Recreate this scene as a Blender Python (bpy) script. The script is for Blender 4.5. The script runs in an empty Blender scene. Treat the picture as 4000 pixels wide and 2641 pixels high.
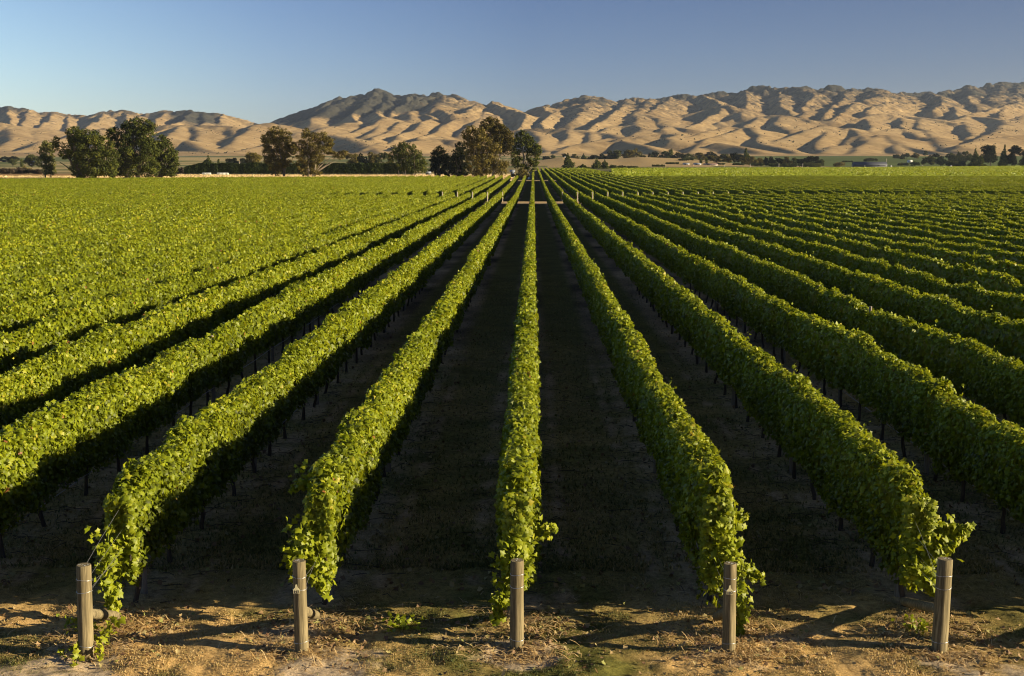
import bpy, math, random
import numpy as np

random.seed(11)
R = math.radians
scene = bpy.context.scene
col = scene.collection
DT = np.float64

# ------------------------------------------------------------------ helpers
def tag(o, label=None, cat=None, group=None, kind=None):
    if label: o['label'] = label
    if cat: o['category'] = cat
    if group: o['group'] = group
    if kind: o['kind'] = kind
    return o

def empty(name, loc):
    o = bpy.data.objects.new(name, None)
    o.empty_display_size = 0.2
    o.location = loc
    col.objects.link(o)
    return o

def link(name, me, parent=None, loc=None):
    o = bpy.data.objects.new(name, me)
    col.objects.link(o)
    if parent is not None: o.parent = parent
    if loc is not None: o.location = loc
    return o

def copy_child(src, parent):
    c = src.copy()
    col.objects.link(c)
    c.parent = parent
    return c

def vnoise(x, y, seed=0):
    """value noise in [-1,1] on arrays"""
    x = np.asarray(x, DT); y = np.asarray(y, DT)
    x, y = np.broadcast_arrays(x, y)
    xi = np.floor(x).astype(np.int64); yi = np.floor(y).astype(np.int64)
    xf = x - xi; yf = y - yi
    xf = xf * xf * xf * (xf * (xf * 6 - 15) + 10); yf = yf * yf * yf * (yf * (yf * 6 - 15) + 10)
    def h(a, b):
        n = (a * 374761393 + b * 668265263 + seed * 1442695041) & 0xffffffff
        n = ((n ^ (n >> 13)) * 1274126177) & 0xffffffff
        n = n ^ (n >> 16)
        n = (n * 2246822519) & 0xffffffff
        n = n ^ (n >> 15)
        return n.astype(DT) / 2147483648.0 - 1.0
    a = h(xi, yi); b = h(xi + 1, yi); c = h(xi, yi + 1); d = h(xi + 1, yi + 1)
    return (a * (1 - xf) + b * xf) * (1 - yf) + (c * (1 - xf) + d * xf) * yf

def fbm(x, y, seed=0, octv=4, gain=.5):
    s = 0; a = 1; t = 0
    for k in range(octv):
        s = s + a * vnoise(x * 2 ** k + 17.3 * k, y * 2 ** k - 9.1 * k, seed + k); t += a; a *= gain
    return s / t

class MB:
    """collects numpy geometry and links it as ONE mesh"""
    def __init__(self):
        self.V = []; self.F = {}; self.n = 0; self.A = []; self.M = {}
    def add(self, V, F, tint=0.5, mat=0):
        V = np.asarray(V, DT).reshape(-1, 3)
        F = np.asarray(F, np.int64)
        self.V.append(V)
        t = np.broadcast_to(np.asarray(tint, DT), (len(V),)) if np.ndim(tint) == 0 else np.asarray(tint, DT)
        self.A.append(t)
        k = F.shape[1]
        self.F.setdefault(k, []).append(F + self.n)
        self.M.setdefault(k, []).append(np.full(len(F), mat, np.int32))
        self.n += len(V)
    def tube(self, pts, rad, seg=6, tint=0.5, mat=0, cap=True):
        pts = np.asarray(pts, DT); n = len(pts)
        rad = np.broadcast_to(np.asarray(rad, DT), (n,))
        T = np.gradient(pts, axis=0)
        T /= np.linalg.norm(T, axis=1)[:, None] + 1e-9
        ref = np.array([0, 0, 1.0]) if abs(T[:, 2]).mean() < .8 else np.array([0, 1.0, 0])
        S = np.cross(T, ref); S /= np.linalg.norm(S, axis=1)[:, None] + 1e-9
        U = np.cross(S, T)
        a = np.arange(seg) * 2 * np.pi / seg
        ring = (S[:, None, :] * np.cos(a)[None, :, None] + U[:, None, :] * np.sin(a)[None, :, None]) * rad[:, None, None] + pts[:, None, :]
        i = np.arange(n - 1)[:, None] * seg; j = np.arange(seg)[None, :]; j2 = (j + 1) % seg
        F = np.stack([i + j, i + j2, i + seg + j2, i + seg + j], -1).reshape(-1, 4)
        self.add(ring.reshape(-1, 3), F, tint, mat)
        if cap:
            for e, order in ((0, 1), (n - 1, -1)):
                c = np.vstack([ring[e], pts[e][None]])
                k = np.arange(seg)
                f = np.stack([k, (k + 1) % seg, np.full(seg, seg)], -1)
                if order == 1: f = f[:, ::-1]
                self.add(c, f, tint, mat)
    def box(self, c, s, rz=0, tint=.5, mat=0):
        x, y, z = np.array(s) / 2
        v = np.array([[-x,-y,-z],[x,-y,-z],[x,y,-z],[-x,y,-z],[-x,-y,z],[x,-y,z],[x,y,z],[-x,y,z]])
        cr, sr = math.cos(rz), math.sin(rz)
        v = v @ np.array([[cr, sr, 0], [-sr, cr, 0], [0, 0, 1]]) + np.array(c)
        self.add(v, [[0,3,2,1],[4,5,6,7],[0,1,5,4],[1,2,6,5],[2,3,7,6],[3,0,4,7]], tint, mat)
    def mesh(self, name, mats, smooth=False):
        me = bpy.data.meshes.new(name)
        V = np.vstack(self.V).astype(np.float32)
        me.vertices.add(len(V)); me.vertices.foreach_set('co', V.ravel())
        loops = []; tot = []; mi = []
        for k in sorted(self.F):
            f = np.vstack(self.F[k]); loops.append(f.ravel()); tot.append(np.full(len(f), k, np.int32)); mi.append(np.concatenate(self.M[k]))
        loops = np.concatenate(loops).astype(np.int32); tot = np.concatenate(tot); mi = np.concatenate(mi)
        start = np.concatenate([[0], np.cumsum(tot)[:-1]]).astype(np.int32)
        me.loops.add(len(loops)); me.loops.foreach_set('vertex_index', loops)
        me.polygons.add(len(tot)); me.polygons.foreach_set('loop_start', start)
        me.polygons.foreach_set('loop_total', tot.astype(np.int32))
        me.polygons.foreach_set('material_index', mi)
        if smooth: me.polygons.foreach_set('use_smooth', np.ones(len(tot), bool))
        at = me.attributes.new('tint', 'FLOAT', 'POINT')
        at.data.foreach_set('value', np.concatenate(self.A).astype(np.float32))
        for m in (mats if isinstance(mats, (list, tuple)) else [mats]): me.materials.append(m)
        me.update(calc_edges=True)
        return me
    def build(self, name, mats, parent=None, loc=None, smooth=False):
        return link(name, self.mesh(name, mats, smooth), parent, loc)

# ------------------------------------------------------------------ materials
def newmat(name):
    m = bpy.data.materials.new(name); m.use_nodes = True
    nt = m.node_tree; nt.nodes.clear()
    out = nt.nodes.new('ShaderNodeOutputMaterial')
    return m, nt, out

def N(nt, t, **kw):
    n = nt.nodes.new(t)
    for k, v in kw.items():
        if k in n.bl_rna.properties.keys(): setattr(n, k, v)
        else: n.inputs[k].default_value = v
    return n

def ramp(nt, fac, stops, interp='LINEAR'):
    r = nt.nodes.new('ShaderNodeValToRGB'); r.color_ramp.interpolation = interp
    el = r.color_ramp.elements
    while len(el) < len(stops): el.new(0.5)
    for e, (p, c) in zip(el, stops):
        e.position = p; e.color = (*c, 1)
    nt.links.new(fac, r.inputs['Fac'])
    return r.outputs['Color']

def noise(nt, scale, detail=4, rough=.55, vec=None, dist=0):
    n = N(nt, 'ShaderNodeTexNoise', Scale=scale, Detail=detail, Roughness=rough, Distortion=dist)
    if vec is not None: nt.links.new(vec, n.inputs['Vector'])
    return n.outputs['Fac']

def mixc(nt, fac, a, b, mode='MIX'):
    m = nt.nodes.new('ShaderNodeMix'); m.data_type = 'RGBA'; m.blend_type = mode
    for sock, v in ((m.inputs[0], fac), (m.inputs[6], a), (m.inputs[7], b)):
        if hasattr(v, 'links'): nt.links.new(v, sock)
        elif isinstance(v, (int, float)): sock.default_value = v
        else: sock.default_value = (*v, 1)
    return m.outputs[2]

def leafmat(name, stops, trans=.35, rough=.5, spec=.3, tcol=None, hue=.5):
    m, nt, out = newmat(name)
    a = N(nt, 'ShaderNodeAttribute', attribute_name='tint')
    c = ramp(nt, a.outputs['Fac'], stops)
    p = N(nt, 'ShaderNodeBsdfPrincipled', Roughness=rough)
    p.inputs['Specular IOR Level'].default_value = spec
    nt.links.new(c, p.inputs['Base Color'])
    tr = nt.nodes.new('ShaderNodeBsdfTranslucent')
    tc = mixc(nt, .6, c, tcol or (.16, .2, .02))
    nt.links.new(tc, tr.inputs['Color'])
    mx = N(nt, 'ShaderNodeMixShader'); mx.inputs[0].default_value = trans
    nt.links.new(p.outputs[0], mx.inputs[1]); nt.links.new(tr.outputs[0], mx.inputs[2])
    nt.links.new(mx.outputs[0], out.inputs['Surface'])
    return m

M = {}
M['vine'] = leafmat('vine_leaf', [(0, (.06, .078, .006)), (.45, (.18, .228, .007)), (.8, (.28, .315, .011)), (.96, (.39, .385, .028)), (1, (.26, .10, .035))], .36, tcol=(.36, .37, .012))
M['macro'] = leafmat('cypress_leaf', [(0, (.022, .031, .007)), (.6, (.062, .076, .013)), (1, (.15, .15, .024))], .12, .9, .08, tcol=(.06, .07, .01))
M['euc'] = leafmat('eucalypt_leaf', [(0, (.035, .031, .008)), (.6, (.115, .098, .022)), (1, (.25, .19, .045))], .15, .9, .08, tcol=(.1, .08, .02))
M['dark'] = leafmat('dark_leaf', [(0, (.008, .011, .005)), (.7, (.018, .022, .007)), (1, (.045, .046, .012))], .08, .9, .06, tcol=(.03, .03, .01))
M['olive'] = leafmat('olive_leaf', [(0, (.03, .036, .011)), (.6, (.075, .085, .023)), (1, (.10, .105, .028))], .15, .9, .08, tcol=(.08, .08, .02))
M['poplar'] = leafmat('poplar_leaf', [(0, (.04, .05, .01)), (.6, (.11, .12, .02)), (1, (.19, .18, .035))], .25, .5, tcol=(.12, .13, .015))
M['brownbush'] = leafmat('brown_leaf', [(0, (.025, .02, .013)), (.6, (.055, .042, .025)), (1, (.11, .075, .035))], .12, .6, tcol=(.08, .05, .02))
M['yellowbush'] = leafmat('yellow_leaf', [(0, (.07, .07, .015)), (.6, (.16, .13, .025)), (1, (.28, .2, .04))], .2, .6, tcol=(.2, .15, .02))
M['hedge'] = leafmat('hedge_leaf', [(0, (.014, .024, .009)), (.6, (.034, .05, .012)), (1, (.085, .10, .024))], .15, .9, .08, tcol=(.06, .07, .015))
M['scrub'] = leafmat('scrub_leaf', [(0, (.03, .034, .016)), (1, (.08, .075, .035))], .05, .8)
M['grass'] = leafmat('grass_blade', [(0, (.05, .075, .014)), (.3, (.09, .11, .022)), (.45, (.25, .2, .065)), (.8, (.52, .375, .15)), (1, (.64, .49, .24))], .3, .6, tcol=(.25, .2, .06))
M['straw'] = leafmat('dry_straw', [(0, (.24, .14, .055)), (.5, (.5, .34, .13)), (1, (.68, .52, .26))], .15, .5, tcol=(.4, .28, .1))
M['dead'] = leafmat('fallen_leaf', [(0, (.13, .07, .035)), (.5, (.28, .19, .09)), (.8, (.36, .3, .13)), (1, (.2, .22, .05))], .1, .7, tcol=(.2, .12, .05))

def woodmat(name, cols, scale=(14, 14, 1.2), rough=.8, bump=.4):
    m, nt, out = newmat(name)
    tc = N(nt, 'ShaderNodeTexCoord')
    mp = N(nt, 'ShaderNodeMapping'); mp.inputs['Scale'].default_value = scale
    nt.links.new(tc.outputs['Object'], mp.inputs['Vector'])
    n1 = noise(nt, 1.6, 6, .65, mp.outputs[0], .6)
    n2 = noise(nt, 2.5, 3, .5, tc.outputs['Object'])
    c = ramp(nt, n1, [(.25, cols[0]), (.5, cols[1]), (.72, cols[2])])
    c = mixc(nt, n2, c, cols[3], 'MULTIPLY') if len(cols) > 3 else c
    p = N(nt, 'ShaderNodeBsdfPrincipled', Roughness=rough)
    p.inputs['Specular IOR Level'].default_value = .2
    nt.links.new(c, p.inputs['Base Color'])
    b = N(nt, 'ShaderNodeBump', Strength=bump, Distance=.01)
    nt.links.new(n1, b.inputs['Height']); nt.links.new(b.outputs[0], p.inputs['Normal'])
    nt.links.new(p.outputs[0], out.inputs['Surface'])
    return m
M['post'] = woodmat('weathered_post', [(.045, .038, .022), (.18, .15, .082), (.36, .30, .17), (.7, .69, .64)], (22, 22, 1.0), .9, .28)
M['postgrey'] = woodmat('grey_post', [(.10, .085, .065), (.20, .17, .13), (.3, .26, .2)])
M['palepost'] = woodmat('pale_post', [(.28, .25, .2), (.42, .37, .29), (.5, .45, .36)])
M['trunk'] = woodmat('vine_trunk', [(.03, .024, .018), (.065, .05, .036), (.1, .08, .06)], (20, 20, 3))
M['bark'] = woodmat('dark_bark', [(.05, .04, .03), (.1, .085, .065), (.16, .14, .11)], (3, 3, .6))
M['palebark'] = woodmat('pale_bark', [(.2, .16, .11), (.4, .34, .26), (.55, .48, .38)], (2, 2, .5))

def flat(name, c, rough=.6, metal=0, var=.12, scale=6):
    m, nt, out = newmat(name)
    p = N(nt, 'ShaderNodeBsdfPrincipled', Roughness=rough, Metallic=metal)
    tc = N(nt, 'ShaderNodeTexCoord')
    n = noise(nt, scale, 4, .6, tc.outputs['Object'])
    a = tuple(x * (1 - var) for x in c); b = tuple(min(1, x * (1 + var)) for x in c)
    nt.links.new(ramp(nt, n, [(.3, a), (.7, b)]), p.inputs['Base Color'])
    nt.links.new(p.outputs[0], out.inputs['Surface'])
    return m
M['wire'] = flat('galvanised_wire', (.42, .42, .4), .35, .7)
M['drip'] = flat('drip_tube', (.34, .33, .31), .5)
M['tag'] = flat('cream_tag', (.72, .66, .38), .5)
M['ink'] = flat('black_ink', (.02, .02, .02), .6)
M['white'] = flat('white_paint', (.55, .54, .5), .6)
M['bale'] = flat('bale_wrap', (.68, .7, .62), .35)
M['roofdark'] = flat('dark_roof', (.06, .068, .08), .5, .3)
M['roofgrey'] = flat('grey_roof', (.3, .33, .36), .45, .3)
M['roofred'] = flat('red_roof', (.16, .09, .075), .6)
M['wallpale'] = flat('pale_wall', (.6, .56, .48), .8)
M['wallblue'] = flat('blue_wall', (.10, .13, .2), .7)
M['walldark'] = flat('dark_wall', (.055, .06, .07), .6)
M['tan'] = flat('tan_tank', (.55, .36, .16), .6)
M['glass'] = flat('dark_glass', (.03, .035, .04), .15)

# ------------------------------------------------------------------ camera
CAMH, PITCH, YAW, F = 6.13, R(8.17), R(1.0), 4800.0
cam = bpy.data.cameras.new('camera')
cam.sensor_width = 36; cam.lens = 36 * F / 4000
cam.clip_start = .1; cam.clip_end = 40000
cob = bpy.data.objects.new('camera', cam); col.objects.link(cob)
cob.location = (0, 0, CAMH); cob.rotation_euler = (math.pi / 2 - PITCH, 0, YAW)
scene.camera = cob

def at(x, y, Y):
    """world point seen at photo pixel (x, y) at forward distance Y"""
    a = (x - 2000) / F; b = (1320.5 - y) / F
    sp, cp = math.sin(PITCH), math.cos(PITCH)
    dx, dy, dz = a, cp + b * sp, -sp + b * cp
    cy, sy = math.cos(YAW), math.sin(YAW)
    wx, wy = dx * cy - dy * sy, dx * sy + dy * cy
    k = Y / wy
    return np.array([wx * k, Y, CAMH + dz * k])

# ------------------------------------------------------------------ sun and sky
HAZE = .000024
ELEV, AZ = 15.0, 99.0           # azimuth from +Y towards +X
POL = [(.066, (1.34, 1.42, 1.62)), (.28, (.88, .96, 1.28)), (.49, (.59, .66, .97)), (.92, (.52, .53, .74))]
ELE = [(.02, (1.10, 1.12, 1.18)), (.125, (.9, .9, .95)), (.5, (.8, .8, .85))]
w = bpy.data.worlds.new('World'); scene.world = w; w.use_nodes = True
nt = w.node_tree; nt.nodes.clear()
sky = nt.nodes.new('ShaderNodeTexSky'); sky.sky_type = 'NISHITA'
sky.sun_disc = False; sky.sun_elevation = R(ELEV); sky.sun_rotation = R(AZ)
sky.altitude = 50; sky.air_density = 1.0; sky.dust_density = .35; sky.ozone_density = 2.5
bg = nt.nodes.new('ShaderNodeBackground'); bg.inputs['Strength'].default_value = .042
wo = nt.nodes.new('ShaderNodeOutputWorld')
# the deep blue of a polarised sky: darker at right angles to the sun, paler opposite it
tcw = nt.nodes.new('ShaderNodeTexCoord')
dp = nt.nodes.new('ShaderNodeVectorMath'); dp.operation = 'DOT_PRODUCT'
dp.inputs[1].default_value = (math.sin(R(AZ)), math.cos(R(AZ)), 0)
nt.links.new(tcw.outputs['Generated'], dp.inputs[0])
mr = nt.nodes.new('ShaderNodeMapRange'); mr.inputs['From Min'].default_value = -.6; mr.inputs['From Max'].default_value = .3
nt.links.new(dp.outputs['Value'], mr.inputs['Value'])
pol = ramp(nt, mr.outputs[0], POL)
sx = nt.nodes.new('ShaderNodeSeparateXYZ'); nt.links.new(tcw.outputs['Generated'], sx.inputs[0])
ele = ramp(nt, sx.outputs['Z'], ELE)
c_ = mixc(nt, 1.0, sky.outputs[0], pol, 'MULTIPLY'); c_ = mixc(nt, 1.0, c_, ele, 'MULTIPLY')
nt.links.new(c_, bg.inputs['Color']); nt.links.new(bg.outputs[0], wo.inputs['Surface'])
sl = bpy.data.lights.new('sun', 'SUN'); sl.energy = 5.0; sl.angle = R(.5); sl.color = (1, .82, .56)
so = bpy.data.objects.new('sun', sl); col.objects.link(so)
sd = np.array([math.sin(R(AZ)) * math.cos(R(ELEV)), math.cos(R(AZ)) * math.cos(R(ELEV)), math.sin(R(ELEV))])
import mathutils
so.rotation_euler = mathutils.Vector(sd).to_track_quat('Z', 'Y').to_euler()
so.location = (30, -10, 30)
vs = scene.view_settings
vs.view_transform = 'Standard'; vs.look = 'None'; vs.gamma = 1; vs.use_curve_mapping = False
vs.exposure = 1.3
scene.cycles.pixel_filter_type = 'BLACKMAN_HARRIS'; scene.cycles.filter_width = 1.05
scene.cycles.max_bounces = 6; scene.cycles.transparent_max_bounces = 4
scene.cycles.diffuse_bounces = 3; scene.cycles.glossy_bounces = 2; scene.cycles.transmission_bounces = 3
scene.cycles.volume_bounces = 0

# ------------------------------------------------------------------ terrain profile
SP, X0 = 2.7, -.21               # row spacing, x of the central row
YP = 14.84                       # line of the end posts
B1 = (16.15, 211.0); B2 = (223.0, 432.0)
def gy(Y):
    return np.interp(Y, [0, 15, 80, 200, 300, 440, 700, 1000, 1400, 1800, 2200, 2600, 9000],
                     [.1, 0, -.45, -1.0, -.95, -.55, -.2, .2, 1.0, 6, 14, 22, 150])
def mound(X, Y):
    c = np.interp(X, [-40, 0, 30, 55, 85, 110, 160, 230, 262], [0, 6, 9.8, 7.6, 8.0, 10.2, 8.4, 1.5, 0])
    return c * np.exp(-((Y - 1310) / 105.0) ** 2)
def gz(X, Y):
    return gy(Y) + mound(X, Y)
def b2end(x):
    return np.where(x > -20, B2[1], B2[1] + (x + 20) * .56)

# ------------------------------------------------------------------ hills
def seg_ridges():
    c1 = (0, 300, .4211); c2 = (900, 300, .379); c3 = (1600, 400, .3368); c4 = (2200, 300, .4211); c5 = (3000, 300, .4211)
    L = []; vr = np.random.default_rng(12)
    def r(c, s, *p):
        pts = []; Yl = None
        for q in p:
            Yl = q[2] if len(q) > 2 else None
            pts.append([q[0], q[1], Yl])
        # fill in missing distances
        idx = [i for i, q in enumerate(pts) if q[2] is not None]
        for i, q in enumerate(pts):
            if q[2] is None:
                q[2] = float(np.interp(i, idx, [pts[k][2] for k in idx]))
        s = s * (.74 if s < .5 else .84) * float(vr.uniform(.72, 1.22))
        L.append((s, np.array([at(c[0] + c[2] * x, c[1] + c[2] * y, Y) for x, y, Y in pts])))
    # --- left
    r(c1, .55, (-200,290,6200),(0,285),(40,283),(130,297),(260,310),(330,330),(420,332),(510,325),(580,340),(640,350),(720,355),(760,350),(830,362),(900,350),(960,330),(1040,318),(1110,315),(1200,320),(1270,335),(1340,348),(1450,330),(1570,322),(1680,322),(1760,318),(1850,328),(1960,335),(2060,350),(2150,375),(2250,400),(2330,425),(2390,445,5600))
    r(c1, .6, (40,283,6200),(90,380,5600),(130,460,5000))
    r(c1, .6, (510,325,6150),(430,410,5500),(370,490,4900))
    r(c1, .6, (640,350,6100),(620,420,5600),(640,500,5000))
    r(c1, .6, (1040,318,6050),(920,390,5500),(830,470,4900))
    r(c1, .6, (250,312,6100),(230,390,5600),(220,470,5000))
    r(c1, .6, (1200,320,6000),(1180,400,5500),(1130,470,5000))
    r(c1, .6, (1340,348,5950),(1270,400,5500),(1240,460,5100))
    r(c1, .6, (1570,322,5900),(1450,390,5400),(1390,450,4900))
    r(c1, .6, (1760,318,5800),(1720,380,5300),(1610,445,4800))
    r(c1, .6, (1850,328,5800),(1900,400,5300),(1880,450,4900))
    r(c1, .6, (2060,350,5700),(2040,420,5200))
    r(c1, .4, (-150,400,4200),(0,430),(100,465),(200,480),(330,500),(450,515),(600,520),(750,500),(870,490),(950,470),(1060,475),(1130,495,4200))
    r(c1, .4, (330,500,4200),(240,600,3700),(220,640,3400))
    r(c1, .4, (100,465,4200),(40,560,3700),(0,640,3300))
    r(c1, .4, (700,510,4200),(560,560,3800),(430,590,3500),(330,600,3300),(200,670,3000),(70,740,2750))
    r(c1, .38, (1130,500,4200),(1390,480,4100),(1470,455),(1560,445),(1680,450),(1800,460),(1950,450),(2050,455),(2150,465),(2250,485),(2375,455,3900))
    r(c1, .42, (1690,450,4050),(1640,510,3700),(1540,580,3300),(1450,600,3200))
    r(c1, .42, (2150,465,4000),(2210,560,3600),(2230,650,3200))
    r(c1, .42, (1850,462,4000),(1880,540,3600),(1850,610,3300))
    r(c1, .36, (1450,600,3150),(1540,575),(1750,590,3150),(1900,640,3000),(2100,700,2800),(2300,745,2600))
    r(c1, .4, (900,490,4100),(880,560,3700),(860,640,3200))
    # --- centre
    r(c2, .6, (380,510,5000),(450,490,5100),(560,450,5200),(650,430,5300),(740,395,5400),(830,350,5600),(930,325,5700),(1000,290),(1060,255),(1090,230),(1150,215),(1250,200),(1340,185),(1400,165),(1450,140),(1500,128,5900),(1550,140),(1600,180),(1650,205),(1740,215),(1800,195),(1870,175),(1920,180),(2000,195),(2100,190),(2200,180),(2270,195),(2340,215),(2390,224,5500))
    r(c2, .6, (1500,128,5900),(1470,200,5500),(1380,290,4950),(1300,390,4600),(1255,480,4250))
    r(c2, .6, (1250,200,5800),(1180,270,5400),(1050,325,5000),(930,400,4700),(860,470,4400))
    r(c2, .6, (1060,255,5700),(960,330,5300),(800,400,5000),(720,470,4700))
    r(c2, .6, (1600,180,5700),(1620,250,5300),(1560,310,4900),(1530,420,4300))
    r(c2, .6, (1870,175,5600),(1850,280,5000),(1730,340,4700),(1690,385,4500))
    r(c2, .5, (1850,285,4950),(2030,235,5100),(2110,235),(2250,215,5200),(2190,300,4700),(2240,385,4300))
    r(c2, .5, (1530,420,4200),(1400,505,3900),(1250,578,3700),(1050,602,3550))
    r(c2, .5, (2000,380,4400),(2030,430,4200),(1910,470,4000),(1870,540,3700),(1765,605,3300))
    r(c2, .5, (2240,440,4100),(2130,510,3900),(2070,570,3600),(1985,630,3250))
    r(c2, .42, (1450,745,2750),(1530,718,2850),(1610,680,3000),(1700,690,3000),(1760,650,3100))
    r(c2, .38, (640,640,3400),(720,615),(830,610),(1040,600,3500),(1200,622,3300),(1400,672,3000),(1560,742,2750),(1640,790,2600))
    r(c2, .4, (700,570,3900),(640,630,3450),(520,655,3250),(345,720,2950),(200,765,2750),(110,785,2600))
    r(c2, .38, (0,515,4000),(120,540,3950),(230,500),(300,485),(400,480,3950),(470,510),(560,540),(700,570,3850))
    r(c2, .45, (1180,470,4200),(1110,495,4050),(990,520,3850),(880,572,3600))
    r(c2, .45, (1700,460,4100),(1640,540,3800),(1560,600,3500),(1470,650,3200))
    r(c2, .45, (1910,350,4600),(1885,400,4400),(1800,450,4200))
    r(c2, .42, (2375,650,3000),(2200,640,3050),(2050,650,3000),(1900,680,2850),(1800,720,2700))
    r(c2, .45, (240,500,3950),(180,570,3600),(60,650,3300),(20,720,3000))
    r(c2, .45, (1480,440,4200),(1500,520,3900),(1440,600,3500))
    # --- centre right
    r(c3, .55, (390,20,4800),(330,90,4500))
    r(c3, .5, (870,5,4700),(720,85,4400),(600,118,4250),(430,135,4150))
    r(c3, .5, (1010,-10,4700),(1120,50,4450),(1350,130,4300),(1290,230,4000),(1270,320,3750))
    r(c3, .5, (1590,40,4700),(1650,130,4350),(1585,185,4150),(1510,245,3950),(1580,300,3800))
    r(c3, .5, (2375,160,4300),(2210,260,4000),(2120,345,3600))
    r(c3, .42, (1100,330,3700),(1240,325),(1370,310),(1500,305,3650),(1650,303),(1800,310),(1900,315),(2000,325),(2120,345),(2300,350),(2400,365,3500))
    r(c3, .45, (1880,318,3550),(1840,420,3250),(1755,545,2900))
    r(c3, .45, (2110,345,3500),(2090,470,3100),(2050,520,2950))
    r(c3, .42, (2290,420,3100),(2180,470,2900),(2030,548,2650),(1830,610,2450))
    r(c3, .42, (1500,610,2450),(1640,580,2550),(1790,570,2650),(1830,560,2700),(1960,500,2900))
    r(c3, .5, (900,120,4400),(780,190,4200),(660,275,3900),(545,365,3600))
    r(c3, .5, (450,210,4100),(330,290,3850),(250,345,3650),(160,410,3400))
    r(c3, .45, (350,400,3400),(200,450,3200),(50,520,2950))
    r(c3, .42, (1450,330,3600),(1520,420,3200),(1600,500,2900),(1720,560,2700))
    # --- right
    r(c4, .55, (0,200,5400),(100,195),(195,173),(300,200),(400,220),(480,228),(560,215),(680,205),(800,205),(900,205),(1000,185),(1060,165),(1120,153),(1200,180),(1300,182),(1400,160),(1480,148),(1580,150),(1680,125),(1760,105),(1830,100),(1920,107),(2000,118),(2050,130),(2130,115),(2230,98),(2290,110),(2375,132,5300))
    r(c4, .5, (560,215,5300),(600,260,4800),(560,290,4500),(440,370,4000),(265,500,3550))
    r(c4, .5, (1300,182,5200),(1420,230,4800),(1480,262,4500),(1400,335,4200),(1260,430,3850),(1130,478,3650))
    r(c4, .5, (1480,262,4500),(1570,325,4200),(1660,372,3950))
    r(c4, .5, (1680,125,5300),(1720,230,4800),(1700,310,4400),(1640,372,4100))
    r(c4, .5, (2050,130,5300),(2010,220,4800),(2030,340,4200))
    r(c4, .6, (2330,120,5250),(2330,190,4900),(2250,260,4550),(2160,350,4200),(2140,375,4100))
    r(c4, .42, (1080,640,2800),(1150,560,3000),(1250,512,3100),(1440,465,3300),(1560,480,3250),(1690,475),(1800,540,3000),(1950,620,2750),(2150,715,2450))
    r(c4, .42, (1560,480,3200),(1460,560,2900),(1350,625,2700),(1170,700,2480))
    r(c4, .38, (1460,615,2600),(1600,645,2550),(1800,700,2400))
    r(c4, .42, (0,480,3600),(150,490),(300,520),(430,530,3400),(580,602,2900))
    r(c4, .4, (0,700,2500),(150,640,2650),(300,610),(450,605,2700),(560,612),(640,595,2700),(750,622,2600),(870,692,2400))
    r(c4, .45, (340,520,3450),(500,460,3700),(640,450,3750),(760,490,3500))
    r(c4, .45, (540,585,3000),(640,530,3300),(740,480,3500),(700,340,4150),(860,375,4000),(930,415),(1010,460,3650))
    r(c4, .42, (560,592,2950),(680,560,3050),(850,530,3150),(1010,535,3050),(1110,590,2750))
    r(c4, .42, (880,490,3400),(1020,455,3600),(1130,480,3450))
    r(c4, .42, (1440,425,3900),(1600,392),(1800,375,4000),(2000,370),(2200,400),(2270,418,3800))
    r(c4, .45, (1800,376,4000),(1750,425,3700),(1660,455,3500))
    r(c4, .45, (2000,372,3950),(1960,450,3500),(2060,520,3200))
    r(c4, .42, (2030,612,2850),(2150,540,3050),(2250,490,3200),(2330,450,3350))
    r(c4, .5, (1000,190,5100),(920,260,4700),(820,330,4300))
    r(c4, .5, (195,175,5300),(250,260,4700),(180,330,4300),(100,420,3950))
    r(c4, .5, (800,210,5100),(760,290,4600),(700,340,4250))
    # --- far right
    r(c5, .55, (0,105,5300),(130,120),(230,112),(340,98,5200),(400,110),(470,130),(560,112),(640,105),(700,110),(760,120),(900,120),(980,125),(1060,150),(1110,165),(1170,168),(1230,158),(1310,175),(1420,165),(1490,158),(1550,170,5600),(1650,150),(1750,125),(1830,105),(1900,108),(2000,85),(2090,70),(2160,68),(2250,78),(2320,70),(2375,60,6000),(2500,60))
    r(c5, .6, (470,130,5200),(425,220,4800),(330,300,4400),(245,372,4050))
    r(c5, .55, (760,122,5200),(700,190,4900),(640,250,4600),(560,305,4300),(480,365,3950))
    r(c5, .5, (980,125,5100),(1000,200,4700),(880,230,4450),(800,265,4300),(700,335,4100),(570,410,3800))
    r(c5, .5, (1230,160,5200),(1170,235,4700),(1010,270,4300),(940,330,4050))
    r(c5, .5, (1110,165,5200),(1160,220,4800))
    r(c5, .5, (1490,158,5400),(1590,200,4900),(1530,305,4300))
    r(c5, .42, (0,370,3950),(150,375),(280,400),(350,415),(500,420,3800),(700,415),(850,400),(950,375),(1100,340,4050),(1250,370),(1450,380),(1600,395),(1760,428,3800))
    r(c5, .45, (930,395,3800),(945,450,3500),(915,520,3150))
    r(c5, .45, (1290,385,3900),(1290,450,3600),(1240,500,3300))
    r(c5, .45, (1460,395,3900),(1450,440,3650),(1440,520,3250),(1555,570,3000))
    r(c5, .42, (120,615,2800),(300,500,3100),(460,458,3300),(560,500,3200),(700,480,3250),(800,520,3100),(940,602,2700))
    r(c5, .45, (460,485,3250),(510,540,3000),(480,600,2800),(470,700,2500))
    r(c5, .42, (780,560,2950),(730,630,2750),(600,650,2600),(460,705,2450))
    r(c5, .42, (660,745,2350),(850,650,2600),(940,600,2750),(1010,540,2950),(1080,545,2950),(1200,612,2750),(1400,680,2500),(1560,740,2300))
    r(c5, .42, (1080,545,2950),(1210,620,2700),(1130,730,2400))
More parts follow.
